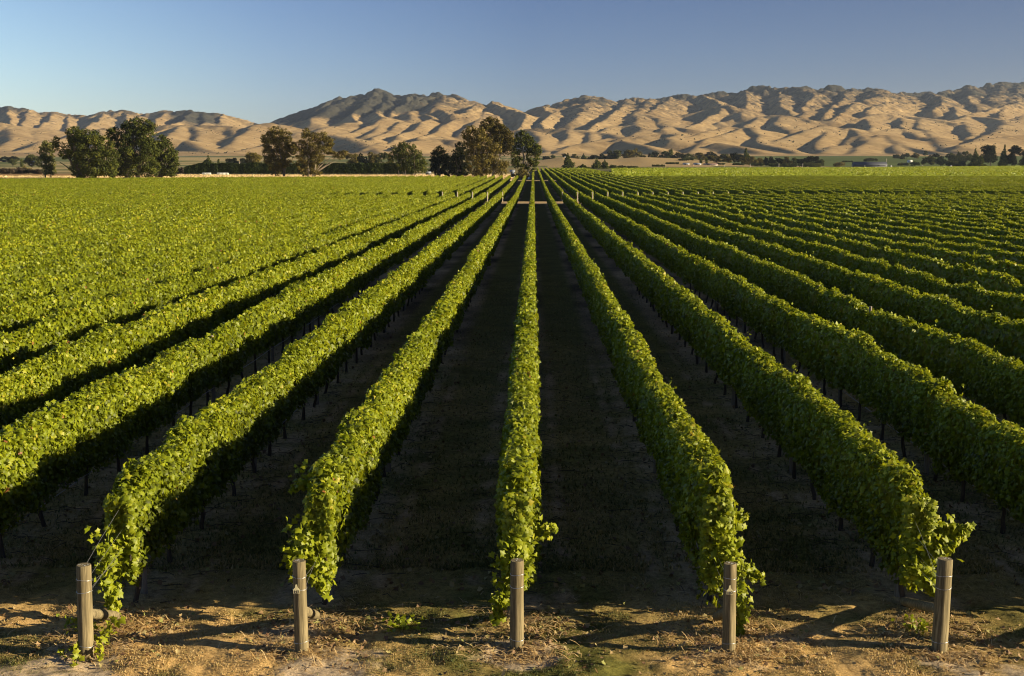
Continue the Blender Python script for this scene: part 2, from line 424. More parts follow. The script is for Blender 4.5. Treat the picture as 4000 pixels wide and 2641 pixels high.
    r(c5, .42, (900,560,3000),(1000,510,3250),(1150,480,3350),(1250,500,3300),(1400,560,3050),(1560,570,3000))
    r(c5, .45, (1850,420,3900),(1895,480,3500),(1840,570,3100))
    r(c5, .42, (2150,500,3300),(2020,545,3050),(1920,600,2800),(1790,640,2600))
    r(c5, .4, (1790,640,2550),(1950,590,2750),(2100,570,2850),(2400,540,3000))
    r(c5, .5, (1440,310,4400),(1650,285,4550),(1750,310),(1830,370,4100))
    r(c5, .5, (2375,240,4900),(2140,283,4500),(2000,325,4300),(1880,360,4100))
    r(c5, .5, (2140,283,4500),(2190,395,4000))
    r(c5, .42, (1520,380,4050),(1700,405,3950),(1900,370,4100),(2050,380,4050),(2220,400,3950),(2400,360,4000))
    r(c5, .5, (1830,105,5800),(1900,180,5200),(1860,280,4600))
    r(c5, .5, (2160,68,6000),(2150,160,5300),(2100,240,4800))
    r(c5, .5, (2320,70,6000),(2330,180,5200),(2260,330,4500))
    r(c5, .42, (2220,400,3950),(2180,470,3500),(2060,520,3150))
    r(c5, .4, (1560,575,3000),(1640,640,2700),(1800,720,2400))
    return L

def VAL(nt, v):
    n = nt.nodes.new('ShaderNodeValue'); n.outputs[0].default_value = v
    return n.outputs[0]

def N2M(nt, a, b, k):
    m = N(nt, 'ShaderNodeMath', operation='MULTIPLY_ADD'); m.inputs[1].default_value = k
    nt.links.new(a, m.inputs[0])
    nt.links.new(b, m.inputs[2])
    return m.outputs[0]

def build_hills():
    nc = 1050
    u = np.linspace(-.50, .49, nc)
    Yr = [2290.0]
    while Yr[-1] < 7600: Yr.append(Yr[-1] + (7.5 if Yr[-1] < 4300 else 12 if Yr[-1] < 6300 else 60))
    Yr = np.array(Yr); nr = len(Yr)
    Yg = np.repeat(Yr[:, None], nc, 1); Xg = u[None, :] * Yg
    wx = Xg + 30 * fbm(Xg / 380, Yg / 460, 3, 2) + 4 * vnoise(Xg / 70, Yg / 90, 8)
    wy = Yg + 40 * fbm(Xg / 420 + 7, Yg / 460, 5, 2)
    base = gy(Yg) + 3 * fbm(Xg / 300, Yg / 300, 21, 3)
    H = base.copy()
    RID = seg_ridges()
    gyx = np.array([0, 2600, 9000.0]); gyv = np.array([20, 22, 150.0])
    def carve(s, P, rr, k):
        top = P[:, 2].max(); rad = (top - 10) / s + 40
        y0, y1 = P[:, 1].min() - rad, P[:, 1].max() + rad
        i0, i1 = np.searchsorted(Yr, [y0, y1])
        if i1 - i0 < 2: return
        ua = ((P[:, 0] - rad) / P[:, 1]).min(); ub = ((P[:, 0] + rad) / P[:, 1]).max()
        j0, j1 = np.searchsorted(u, [ua - .02, ub + .02])
        if j1 - j0 < 2: return
        sx = wx[i0:i1, j0:j1]; sy = wy[i0:i1, j0:j1]
        best = np.full(sx.shape, -1e9)
        for a, b in zip(P[:-1], P[1:]):
            dx, dy = b[0] - a[0], b[1] - a[1]
            l2 = dx * dx + dy * dy + 1e-6
            t = np.clip(((sx - a[0]) * dx + (sy - a[1]) * dy) / l2, 0, 1)
            ox = sx - a[0] - t * dx
            d = np.hypot(ox, sy - a[1] - t * dy)
            # the western (left) flanks are steeper than the eastern ones
            hh = a[2] + (b[2] - a[2]) * t - s * (1.22 - .55 * np.clip(ox / (np.abs(d) + 6), -1, 1)) * (np.sqrt(d * d + rr * rr) - rr)
            np.maximum(best, hh, out=best)
        cur = H[i0:i1, j0:j1]
        hmx = np.clip(.5 + .5 * (best - cur) / k, 0, 1)
        H[i0:i1, j0:j1] = cur * (1 - hmx) + best * hmx + k * hmx * (1 - hmx)
    for s, P in RID: carve(s, P, 12 if s < .4 else 6, 4.0)
    rg = np.random.default_rng(4)
    sp = []
    for s, P in RID:
        d2 = np.hypot(*(np.diff(P[:, :2], axis=0).T)); cum = np.concatenate([[0], np.cumsum(d2)])
        q = rg.uniform(20, 60); sd = 1
        while q < cum[-1]:
            p = np.array([np.interp(q, cum, P[:, a]) for a in range(3)]); k = min(np.searchsorted(cum, q), len(cum) - 1)
            t = (P[k] - P[k - 1])[:2]; t = t / (np.hypot(*t) + 1e-6)
            n = np.array([t[1], -t[0]]) * sd
            if n[1] > .75: n = -n                       # prefer the side towards the valley
            a = rg.uniform(-.55, .55); n = np.array([n[0] * math.cos(a) - n[1] * math.sin(a), n[0] * math.sin(a) + n[1] * math.cos(a)])
            rise = p[2] - float(np.interp(p[1], gyx, gyv))
            L_ = rg.uniform(.5, 1.0) * min(330, max(0, rise) / s * .9)
            if L_ > 45:
                u_ = np.array([0, .35, .7, 1.0])[:, None]
                bend = rg.normal(scale=.12) * L_
                xy = p[:2] + n * L_ * u_ + np.array([-n[1], n[0]]) * bend * u_ ** 2
                z = p[2] - 1.5 - s * L_ * rg.uniform(.70, .84) * u_[:, 0] ** 1.08
                sp.append((rg.uniform(.42, .62) if s > .4 else rg.uniform(.32, .5), np.column_stack([xy, z])))
            q += rg.uniform(60, 135) if s > .4 else rg.uniform(80, 210)
            sd = -sd
    for s, P in sp: carve(s, P, 6 if s > .48 else 12, 4.0)
    rel = np.clip((H - base) / 90, 0, 1)
    high = np.clip((H - base - 90) / 150, 0, 1)
    g1 = np.abs(fbm(Xg / 95 + .4 * vnoise(Yg / 140, Xg / 200, 77), Yg / 170, 61, 4, .55))     # gullies: sharp creases
    g2 = np.abs(fbm(Xg / 42, Yg / 70, 67, 3, .55))
    H = H + rel * (9 * np.minimum(g1, .35) - 1.5 + 1.6 * fbm(Xg / 60, Yg / 75, 41, 3) + 1.6 * np.minimum(g2, .3))
    H = H + high * (30 * np.minimum(g1, .4) + 16 * np.minimum(g2, .4) - 7 + 3 * fbm(Xg / 25, Yg / 30, 57, 2))
    H[0] -= 1.0
    mb = MB()
    i = np.arange(nr - 1)[:, None] * nc; j = np.arange(nc - 1)[None, :]
    Fq = np.stack([i + j, i + j + 1, i + nc + j + 1, i + nc + j], -1).reshape(-1, 4)
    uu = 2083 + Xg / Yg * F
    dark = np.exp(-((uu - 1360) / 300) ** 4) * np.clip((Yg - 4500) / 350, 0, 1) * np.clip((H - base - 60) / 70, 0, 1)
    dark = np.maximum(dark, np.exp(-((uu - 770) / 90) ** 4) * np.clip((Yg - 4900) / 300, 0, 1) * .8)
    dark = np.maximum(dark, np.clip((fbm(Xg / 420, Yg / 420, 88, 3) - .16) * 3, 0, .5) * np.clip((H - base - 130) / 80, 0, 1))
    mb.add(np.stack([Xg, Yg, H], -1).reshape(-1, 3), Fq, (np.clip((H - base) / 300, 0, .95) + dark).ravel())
    m, nt, out = newmat('dry_hill_grass')
    geo = N(nt, 'ShaderNodeNewGeometry')
    n1 = noise(nt, .004, 6, .6, geo.outputs['Position'])
    n2 = noise(nt, .03, 6, .65, geo.outputs['Position'])
    n3 = noise(nt, .016, 8, .72, geo.outputs['Position'], .5)
    att = N(nt, 'ShaderNodeAttribute', attribute_name='tint')
    g = ramp(nt, n2, [(.3, (.235, .165, .08)), (.5, (.33, .24, .118)), (.72, (.40, .30, .155))])
    g = mixc(nt, 1.0, g, ramp(nt, n1, [(.32, (.70, .66, .60)), (.5, (.95, .93, .88)), (.68, (1.12, 1.1, 1.05))]), 'MULTIPLY')
    # scrub cover: denser on the higher ranges
    ad = N(nt, 'ShaderNodeMath', operation='MULTIPLY_ADD'); ad.inputs[1].default_value = .30; ad.inputs[2].default_value = -.09
    nt.links.new(att.outputs['Fac'], ad.inputs[0])
    sm = N(nt, 'ShaderNodeMath', operation='ADD'); nt.links.new(n3, sm.inputs[0]); nt.links.new(ad.outputs[0], sm.inputs[1])
    mk = ramp(nt, sm.outputs[0], [(.53, (0, 0, 0)), (.66, (1, 1, 1))])
    c = mixc(nt, mk, g, ramp(nt, noise(nt, .07, 5, .7, geo.outputs['Position']), [(.35, (.075, .06, .036)), (.65, (.20, .145, .08))]))
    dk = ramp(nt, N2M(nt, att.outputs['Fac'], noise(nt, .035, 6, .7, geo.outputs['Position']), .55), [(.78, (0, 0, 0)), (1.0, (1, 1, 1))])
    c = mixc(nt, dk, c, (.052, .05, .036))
    p = N(nt, 'ShaderNodeBsdfPrincipled', Roughness=.95); p.inputs['Specular IOR Level'].default_value = .05
    b = N(nt, 'ShaderNodeBump', Strength=.9, Distance=9.0); mh = N(nt, 'ShaderNodeMath', operation='MULTIPLY'); nt.links.new(noise(nt, .03, 9, .72, geo.outputs['Position'], .3), mh.inputs[0]); nt.links.new(N2M(nt, att.outputs['Fac'], VAL(nt, .3), .9), mh.inputs[1]); nt.links.new(mh.outputs[0], b.inputs['Height']); nt.links.new(b.outputs[0], p.inputs['Normal'])
    nt.links.new(c, p.inputs['Base Color']); nt.links.new(p.outputs[0], out.inputs['Surface'])
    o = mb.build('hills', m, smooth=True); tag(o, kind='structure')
    return u, Yr, H
HU, HY, HH = build_hills()
def hz(X, Y):
    X = np.asarray(X, DT); Y = np.asarray(Y, DT)
    i = np.clip(np.searchsorted(HY, Y) - 1, 0, len(HY) - 2)
    fu = np.clip((X / Y - HU[0]) / (HU[1] - HU[0]), 0, len(HU) - 1.001); j = fu.astype(int); fj = fu - j
    fi = np.clip((Y - HY[i]) / (HY[i + 1] - HY[i]), 0, 1)
    a = HH[i, j] * (1 - fj) + HH[i, j + 1] * fj; b = HH[i + 1, j] * (1 - fj) + HH[i + 1, j + 1] * fj
    return a * (1 - fi) + b * fi
def groundz(X, Y):
    return float(gz(X, Y)) if Y < 2295 else float(hz(X, Y))

# ------------------------------------------------------------------ ground sheet
def graded(a, b, s0, dense, grow):
    out = [dense[0]]
    while out[-1] < dense[1]: out.append(out[-1] + s0)
    s = s0
    while out[-1] < b: s *= grow; out.append(min(b, out[-1] + s))
    lo = [dense[0]]; s = s0
    while lo[-1] > a: s *= grow; lo.append(max(a, lo[-1] - s))
    return np.array(lo[:0:-1] + out)

def fg_masks(X, Y):
    """bare earth and green-ness of the ground near the posts"""
    d = np.abs((X - X0) / SP - np.round((X - X0) / SP)) * SP      # distance to nearest row line
    n = fbm(X / 1.1, Y / .7, 71, 4); n2 = fbm(X / .45, Y / .35, 75, 3); n3 = fbm(X / 2.2, Y / 1.6, 79, 3)
    under = np.clip((.50 - d + .22 * n2) / .25, 0, 1)
    track = np.clip((.16 - np.abs(d - .66) + .2 * n) / .22, 0, 1)
    inrow = np.clip((Y - 15.6) / 1.2, 0, 1)
    bare = np.clip(np.maximum(under * .8, track * .95) * np.clip(.55 + 1.3 * n + .5 * n2, 0, 1) * inrow + (1 - inrow) * np.clip((n + .12 - .62 * d + .2 * n2 + .22 * n3 - .2 * np.clip((Y - 14.9), -1, 1)) / .22, 0, 1), 0, 1)
    green = np.clip(.34 + 1.2 * n3 + .5 * n2, 0, 1)
    return bare, green

def gbump(X, Y):
    return (.05 * fbm(X / .6, Y / .6, 91, 4, .6) + .022 * vnoise(X / .2, Y / .2, 95)) * np.clip((60 - Y) / 30, 0, 1)

def build_ground():
    xs = graded(-1700, 1700, .085, (-7.2, 7.2), 1.04)
    ys = graded(-30, 2310, .085, (13.7, 19.5), 1.03)
    extra = [210, 210.6, 222.4, 223, 432, 433, 445, 446]
    ys = np.unique(np.concatenate([ys, extra]))
    Xg, Yg = np.meshgrid(xs, ys)
    bare, green = fg_masks(Xg, Yg)
    near = np.clip((60 - Yg) / 30, 0, 1)
    Z = gz(Xg, Yg)
    Z = Z + gbump(Xg, Yg)
    # zones for the colours
    midgrass = np.array([.17, .155, .05]); soil = np.array([.45, .325, .195])
    dry = np.array([.50, .345, .15]); pale = np.array([.75, .63, .36]); tan = np.array([.43, .32, .17])
    d = np.abs((Xg - X0) / SP - np.round((Xg - X0) / SP)) * SP
    C = np.empty(Xg.shape + (3,))
    w = np.clip((.75 - d) / .4, 0, 1)[..., None]
    mo = np.clip(.62 + .9 * fbm(Xg / 1.3, Yg / 2.4, 133, 3), .15, 1.1)[..., None]
    C[:] = midgrass * (1 - w) + soil * w * mo
    fgc = dry * (1 - green[..., None]) + np.array([.13, .13, .035]) * green[..., None]
    alley = np.clip((Yg - 15.8) / 1.5, 0, 1)[..., None]
    fgc = fgc * (1 - alley) + (midgrass * .8 + .3 * fgc) * alley
    fgc = fgc * (1 - bare[..., None]) + (np.array([.47, .38, .26]) * (1 - alley) + soil * alley) * bare[..., None]
    nr = np.clip((45 - Yg) / 10, 0, 1)[..., None]
    C = C * (1 - nr) + fgc * nr
    def put(mask, c):
        C[mask] = np.array(c)
    put((Yg > 210.3) & (Yg < 222.7), tan)
    e = b2end(Xg)
    put((Yg > e + .3) & (Yg < 446) & (Xg > -6), tan)
    lf = (Xg <= -6) & (Yg > e + .3)
    put(lf & (Yg < 560), pale)
    put(lf & (Yg >= 560) & (Yg < 655) & (Xg > -185), pale)
    put(lf & (Yg >= 560) & (Yg < 655) & (Xg <= -185), (.27, .175, .08))
    put(lf & (Yg >= 655), (.20, .17, .075))
    put((Xg > -6) & (Xg < 25) & (Yg > 446) & (Yg < 1200), (.25, .2, .1))
    put((Xg >= 25) & (Yg > 446) & (Yg < 1150), (.12, .12, .05))
    far = Yg >= 1150
    fn = fbm(Xg / 180, Yg / 120, 111, 3)
    fld = np.where((fn > .0)[..., None], np.array([.10, .125, .035]), np.array([.30, .235, .11]))
    fld = np.where(((Xg > 330))[..., None], np.array([.085, .115, .03]) * (1 + .3 * fn[..., None]), fld)
    C[far] = fld[far]
    mm = mound(Xg, Yg) > 1.0
    put(mm, (.36, .27, .135))
    lfar = (Xg < -60) & (Yg > 760)
    ln = fbm(Xg / 260, Yg / 70, 117, 2)
    lc = np.where((ln > -.05)[..., None], np.array([.11, .13, .04]), np.array([.36, .29, .14]))
    C[lfar] = lc[lfar]
    mb = MB(); nr_, nc = Xg.shape
    i = np.arange(nr_ - 1)[:, None] * nc; j = np.arange(nc - 1)[None, :]
    Fq = np.stack([i + j, i + j + 1, i + nc + j + 1, i + nc + j], -1).reshape(-1, 4)
    mb.add(np.stack([Xg, Yg, Z], -1).reshape(-1, 3), Fq)
    m, nt, out = newmat('ground_earth')
    ca = N(nt, 'ShaderNodeAttribute', attribute_name='soil')
    geo = N(nt, 'ShaderNodeNewGeometry')
    n1 = noise(nt, 9, 6, .7, geo.outputs['Position'])
    n2 = noise(nt, .8, 4, .6, geo.outputs['Position'])
    n3 = noise(nt, 45, 3, .6, geo.outputs['Position'])
    k = ramp(nt, n1, [(.28, (.42, .38, .33)), (.5, (1, 1, 1)), (.75, (1.55, 1.5, 1.4))])
    c = mixc(nt, 1.0, ca.outputs['Color'], k, 'MULTIPLY')
    k2 = ramp(nt, n2, [(.3, (.72, .74, .7)), (.7, (1.2, 1.15, 1.05))])
    c = mixc(nt, 1.0, c, k2, 'MULTIPLY')
    k3 = ramp(nt, n3, [(.35, (.72, .7, .68)), (.6, (1.1, 1.1, 1.1))])
    c = mixc(nt, .8, c, k3, 'MULTIPLY')
    p = N(nt, 'ShaderNodeBsdfPrincipled', Roughness=.95); p.inputs['Specular IOR Level'].default_value = .05
    nt.links.new(c, p.inputs['Base Color'])
    b = N(nt, 'ShaderNodeBump', Strength=.6, Distance=.03); nt.links.new(n1, b.inputs['Height'])
    nt.links.new(b.outputs[0], p.inputs['Normal'])
    nt.links.new(p.outputs[0], out.inputs['Surface'])
    me = mb.mesh('ground', m, True)
    a = me.attributes.new('soil', 'FLOAT_COLOR', 'POINT')
    a.data.foreach_set('color', np.concatenate([C.reshape(-1, 3), np.ones((C.shape[0] * C.shape[1], 1))], 1).astype(np.float32).ravel())
    tag(link('ground', me), kind='structure')
build_ground()

# ------------------------------------------------------------------ leaves
_LOBE = [(-90, .16), (-55, .52), (-22, .38), (8, .62), (38, .40), (90, .72), (142, .40), (172, .62), (202, .38), (235, .52)]
LOB = np.array([[r * math.cos(R(a)), r * math.sin(R(a))] for a, r in _LOBE])
KITE = np.array([[0, -.5], [.5, .05], [0, .6], [-.5, .05]])
def leaves(mb, P, Nn, size, tint, rng, lobed=False, fold=.3, mat=0):
    n = len(P)
    if n == 0: return
    Nn = Nn / (np.linalg.norm(Nn, axis=1)[:, None] + 1e-9)
    rv = rng.normal(size=(n, 3)); rv[:, 2] -= .8          # tips droop
    U = rv - (rv * Nn).sum(1)[:, None] * Nn; U /= np.linalg.norm(U, axis=1)[:, None] + 1e-9
    S = np.cross(U, Nn)
    T = LOB if lobed else KITE
    size = np.broadcast_to(size, (n,))
    x = T[:, 0]; y = T[:, 1]; zf = -fold * np.abs(x) - .18 * y * np.abs(y)
    if lobed:
        x = np.append(x, 0); y = np.append(y, 0); zf = np.append(zf, .05)
    V = P[:, None, :] + size[:, None, None] * (S[:, None, :] * x[None, :, None] + U[:, None, :] * y[None, :, None] + Nn[:, None, :] * zf[None, :, None])
    k = len(x); b = np.arange(n)[:, None, None] * k
    if lobed:
        q = np.arange(10); f = np.stack([q, (q + 1) % 10, np.full(10, 10)], -1)
    else:
        f = np.array([[0, 1, 2], [0, 2, 3]])
    Fc = (b + f[None]).reshape(-1, 3)
    mb.add(V.reshape(-1, 3), Fc, np.repeat(tint, k), mat)

# ------------------------------------------------------------------ vine rows
def canopy_dims(s, seed, y0):
    """height of top and bottom and half width at s metres along the row"""
    top = 1.88 + (.085 if y0 < 100 else .06) * vnoise(s / 1.1, 3.1, seed) + (.08 if y0 < 100 else .04) * vnoise(s / .42, 9.7, seed + 1) + .08 * vnoise(s / 7.3, 1.3, seed + 2)
    bot = .50 + .12 * vnoise(s / .9, 5.5, seed + 3) + .05 * vnoise(s / .35, 2.2, seed + 4)
    hw = .25 + .05 * vnoise(s / 1.3, 7.7, seed + 5) + .03 * vnoise(s / .5, 4.4, seed + 6)
    ramp_ = np.clip(s / .8, 0, 1) if y0 < 100 else np.clip(s / 1.0, 0, 1)
    top = top - .28 * (1 - ramp_) ** 2
    hw = hw * (.68 + .32 * ramp_)
    if y0 < 100:
        top = top - .16 * np.clip((vnoise(s / 2.6, 8.8, seed + 7) - .66) * 4, 0, 1) + .06 * np.clip((vnoise(s / 3.3, 4.8, seed + 8) - .5) * 3, 0, 1)
        bot = bot + .16 * vnoise(s / 2.1, 6.6, seed + 9)
    bot = bot + (-.12 if y0 < 100 else .1) * (1 - ramp_)
    return top, bot, hw

def row_foliage(name, y0, y1, lods, seed, shoots=(), red=0, gap=0):
    """lods: (until Y, leaves per metre, leaf size, lobed)"""
    rng = np.random.default_rng(seed)
    mb = MB(); L = y1 - y0
    g0 = float(gy(y0))
    s_a = 0
    for (yu, dens, ls, lob) in lods:
        s_b = min(L, yu - y0)
        if s_b <= s_a: continue
        n = int((s_b - s_a) * dens)
        s = rng.uniform(s_a, s_b, n)
        top, bot, hw = canopy_dims(s, seed, y0)
        q = rng.uniform(0, 3.25, n)
        side = np.where(q < 1.32, -1.0, np.where(q < 2.64, 1.0, 0.0))
        zt = rng.uniform(0, 1, n)
        z = bot + (top - .04 - bot) * zt
        prof = 1 - .38 * np.abs(2 * zt - .9) ** 3
        bul = .09 * fbm(s / .55 + side * 31, z / .45, seed + 11, 2)
        x = side * (hw * prof + bul)
        tx = rng.uniform(-1, 1, n)
        istop = side == 0
        x = np.where(istop, tx * hw * .95, x)
        z = np.where(istop, top - .12 * tx ** 2 + .05 * vnoise(s / .3, tx * 2, seed + 13), z)
        nx = np.where(istop, .5 * tx, side); nz = np.where(istop, 1.0, .35)
        Nn = np.stack([nx, np.zeros(n), nz], 1) + rng.normal(scale=.62, size=(n, 3))
        ins = rng.uniform(-.05, .13, n)
        x = x - np.sign(x) * ins * (~istop); z = z - ins * istop
        P = np.stack([x, s, z + gy(y0 + s) - g0], 1)
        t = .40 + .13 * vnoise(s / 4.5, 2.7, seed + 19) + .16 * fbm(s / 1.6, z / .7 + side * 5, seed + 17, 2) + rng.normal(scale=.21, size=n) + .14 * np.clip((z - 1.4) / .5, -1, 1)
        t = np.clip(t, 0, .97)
        t[rng.uniform(size=n) < .0025] = 1.0
        if red:
            rm = (rng.uniform(size=n) < red) & (s < 1.5)
            t[rm] = 1.0
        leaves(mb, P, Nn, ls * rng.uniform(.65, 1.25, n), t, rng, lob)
        # wild shoots above the trimmed top
        m_ = int((s_b - s_a) * (.35 if lob else .25))
        for ss in rng.uniform(s_a, s_b, m_):
            tp, _, w_ = canopy_dims(np.array([ss]), seed, y0)
            k = int(rng.integers(3, 8)) if lob else 3
            tt = np.linspace(0, 1, k)
            lean = rng.normal(scale=.25, size=2)
            hgt = rng.uniform(.08, .3)
            P2 = np.stack([rng.uniform(-.2, .2) + lean[0] * tt * hgt, ss + lean[1] * tt * hgt, tp[0] + tt * hgt + gy(y0 + ss) - g0], 1)
            leaves(mb, P2 + rng.normal(scale=.02, size=P2.shape), rng.normal(size=(k, 3)) + [0, 0, .5], ls * rng.uniform(.5, .95, k), np.clip(rng.normal(.62, .12, k), 0, .97), rng, lob)
        # end cap
        if s_a == 0:
            ne = int(dens * .8)
            xx = rng.uniform(-.19, .19, ne); zz = rng.uniform(.5, 1.65, ne)
            P3 = np.stack([xx, rng.uniform(-.12, .12, ne) + .1 * vnoise(xx * 4, zz * 3, seed), zz], 1)
            leaves(mb, P3, np.stack([xx * 2, -np.ones(ne), .4 * np.ones(ne)], 1) + rng.normal(scale=.4, size=(ne, 3)), ls * rng.uniform(.7, 1.25, ne), np.clip(rng.normal(.5, .18, ne), 0, .97), rng, lob)
        s_a = s_b
    # dark solid core for the inner leaves and canes, added to block light
    ss = np.concatenate([np.arange(.15, min(L, 60), .5), np.arange(60, L, 2.0), [L - .15]]) if L > 60 else np.arange(.15, L, .5)
    top, bot, hw = canopy_dims(ss, seed, y0)
    zz = gy(y0 + ss) - g0
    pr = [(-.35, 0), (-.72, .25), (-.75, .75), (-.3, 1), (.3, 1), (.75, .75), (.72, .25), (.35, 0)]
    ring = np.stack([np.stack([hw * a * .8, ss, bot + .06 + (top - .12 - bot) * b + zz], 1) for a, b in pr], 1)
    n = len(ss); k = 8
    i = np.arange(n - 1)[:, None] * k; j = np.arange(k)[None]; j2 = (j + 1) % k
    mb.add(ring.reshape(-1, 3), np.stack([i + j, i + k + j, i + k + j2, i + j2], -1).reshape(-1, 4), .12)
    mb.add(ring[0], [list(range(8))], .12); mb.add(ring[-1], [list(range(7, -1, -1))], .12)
    # trailing canes at the end of the row
    for pts, ls, dn in shoots:
        pts = np.array(pts, DT)
        seg = np.linalg.norm(np.diff(pts, axis=0), axis=1); cum = np.concatenate([[0], np.cumsum(seg)])
        k = int(cum[-1] * dn * 2.0)
        u = np.sort(rng.uniform(0, cum[-1], k))
        P = np.stack([np.interp(u, cum, pts[:, a]) for a in range(3)], 1)
        wd = .17 * (1 - .8 * (u / cum[-1]) ** .9)
        P = P + rng.normal(size=P.shape) * wd[:, None] * .8
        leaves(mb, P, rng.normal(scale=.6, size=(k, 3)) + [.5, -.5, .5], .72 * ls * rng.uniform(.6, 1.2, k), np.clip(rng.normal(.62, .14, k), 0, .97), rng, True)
        mb.tube(pts, .006, 4, .5)
    return mb.mesh(name, M['vine'])

NEAR = [(30, 1500, .08, True), (60, 620, .115, False), (110, 330, .145, False), (215, 220, .18, False)]
SIDE = [(48, 560, .12, False), (95, 330, .145, False), (215, 220, .18, False)]
FARL = [(300, 170, .21, False), (440, 120, .26, False)]
ORD = ['', 'first', 'second', 'third', 'fourth', 'fifth', 'sixth', 'seventh', 'eighth', 'ninth', 'tenth', 'eleventh', 'twelfth', 'thirteenth', 'fourteenth', 'fifteenth', 'sixteenth', 'seventeenth', 'eighteenth', 'nineteenth']
TENS = {2: 'twent', 3: 'thirt', 4: 'fort', 5: 'fift', 6: 'sixt', 7: 'sevent'}
def ordinal(n):
    if n < 20: return ORD[n]
    t, r_ = divmod(n, 10)
    return TENS[t] + 'ieth' if r_ == 0 else TENS[t] + 'y-' + ORD[r_]

END_SHOOTS = {   # local coordinates of the row (x, along, z)
    -2: [([(-.15, -.1, 1.2), (-.12, -.25, .8), (-.05, -.4, .45), (0, -.45, .12)], .12, 130)],
    -1: [([(-.2, 0, 1.1), (-.28, -.3, .8), (-.22, -.5, .6)], .13, 150), ([(-.2, .9, 1.7), (-.4, .85, 1.6), (-.5, .8, 1.5)], .12, 100), ([(0, -.1, .9), (.12, -.4, .6), (.15, -.6, .5)], .13, 150), ([(-.2, .9, 1.0), (-.45, .8, .75), (-.6, .7, .65)], .12, 70)],
    0: [([(-.1, -.1, .8), (-.15, -.35, .5), (-.22, -.5, .25), (-.28, -.55, .1)], .12, 120), ([(.15, .3, 1.1), (.35, .25, 1.1), (.55, .2, 1.15)], .12, 80), ([(0, -.1, 1.0), (.05, -.35, .7), (0, -.45, .55)], .13, 190)],
    1: [([(.1, .3, 1.25), (.28, .25, 1.25), (.42, .2, 1.35)], .11, 120), ([(.05, -.2, .9), (.25, -.35, .78), (.45, -.4, .7), (.58, -.42, .66)], .11, 130), ([(.1, -.3, .7), (.22, -.65, .45), (.25, -.75, .2), (.2, -.8, .05)], .12, 130), ([(0, -.1, 1.3), (.15, -.25, 1.0), (.2, -.4, .7)], .14, 170)],
    2: [([(.1, .1, 1.15), (.35, .05, 1.15), (.55, 0, 1.2), (.7, -.05, 1.28)], .13, 230), ([(.1, 0, .95), (.3, -.1, 1.0), (.45, -.15, 1.05)], .13, 230), ([(0, -.1, .9), (.05, -.35, .65), (.15, -.5, .5)], .13, 180)],
    3: [([(0, -.1, .9), (.05, -.3, .6)], .13, 150)],
    -3: [([(0, -.1, .9), (-.05, -.3, .6)], .13, 150)],
}
trunk_meshes = []
for k in range(5):
    rg = np.random.default_rng(300 + k)
    mb = MB()
    zz = np.linspace(-.05, .78, 7)
    mb.tube(np.stack([np.cumsum(rg.normal(scale=.018, size=7)), np.cumsum(rg.normal(scale=.022, size=7)), zz], 1), np.linspace(.042, .026, 7) * rg.uniform(.85, 1.15, 7), 7)
    mb.tube([(0, 0, .7), (.02, .25, .8), (0, .6, .82)], [.022, .018, .012], 5)
    mb.tube([(0, 0, .7), (-.02, -.25, .8), (0, -.6, .82)], [.022, .018, .012], 5)
    trunk_meshes.append(mb.mesh('trunk', M['trunk'], True))
mb = MB(); mb.tube([(0, 0, -.1), (0, 0, 1.0), (.01, 0, 1.8)], [.055, .052, .05], 8)
linepost_mesh = mb.mesh('line_post', M['postgrey'], True)
mb = MB()
ly = np.arange(0, 60, 1.5)
mb.tube(np.stack([.03 * vnoise(ly, 0, 5), ly, .42 + .025 * vnoise(ly / 2, 3, 6)], 1), .009, 5)
drip_mesh = mb.mesh('drip_line', M['drip'], True)

side_meshes = [row_foliage('foliage', B1[0], B1[1], SIDE, 500 + 7 * k) for k in range(7)]
far_meshes = [row_foliage('foliage', B2[0], B2[1], FARL, 700 + 7 * k) for k in range(7)]
rr = random.Random(5)
for i in range(-37, 39):
    x = X0 + SP * i
    if i == 0: lab = 'central vine row running straight away from the middle end post'
    else: lab = f"{ordinal(abs(i))} vine row {'left' if i < 0 else 'right'} of the central row, in the nearest block"
    e = empty('vine_row', (x, B1[0], float(gy(B1[0]))))
    tag(e, lab, 'vine row', 'vine rows of the nearest block')
    if abs(i) <= 6:
        sh = END_SHOOTS.get(i, ())
        fm = row_foliage('foliage', B1[0], B1[1], NEAR, 900 + 13 * i, sh, red=.012 if i == -1 else 0)
    else:
        fm = side_meshes[rr.randrange(7)]
    link('foliage', fm, e)
    if abs(i) <= 8:
        nt_ = 26 if abs(i) <= 4 else 20
        for k in range(nt_):
            s = .45 + 1.8 * k + rr.uniform(-.15, .15)
            t = link('trunk', trunk_meshes[rr.randrange(5)], e, (rr.uniform(-.04, .04), s, float(gy(B1[0] + s) - gy(B1[0]))))
            t.rotation_euler = (0, 0, rr.choice((0, math.pi)) + rr.uniform(-.3, .3))
        for k in range(7):
            s = .75 + 7.2 * k
            link('line_post', linepost_mesh, e, (rr.uniform(-.03, .03), s, float(gy(B1[0] + s) - gy(B1[0]))))
        d = link('drip_line', drip_mesh, e, (.02, .3, 0))
        d.rotation_euler = (float(math.atan((gy(76) - gy(16)) / 60)), 0, 0)
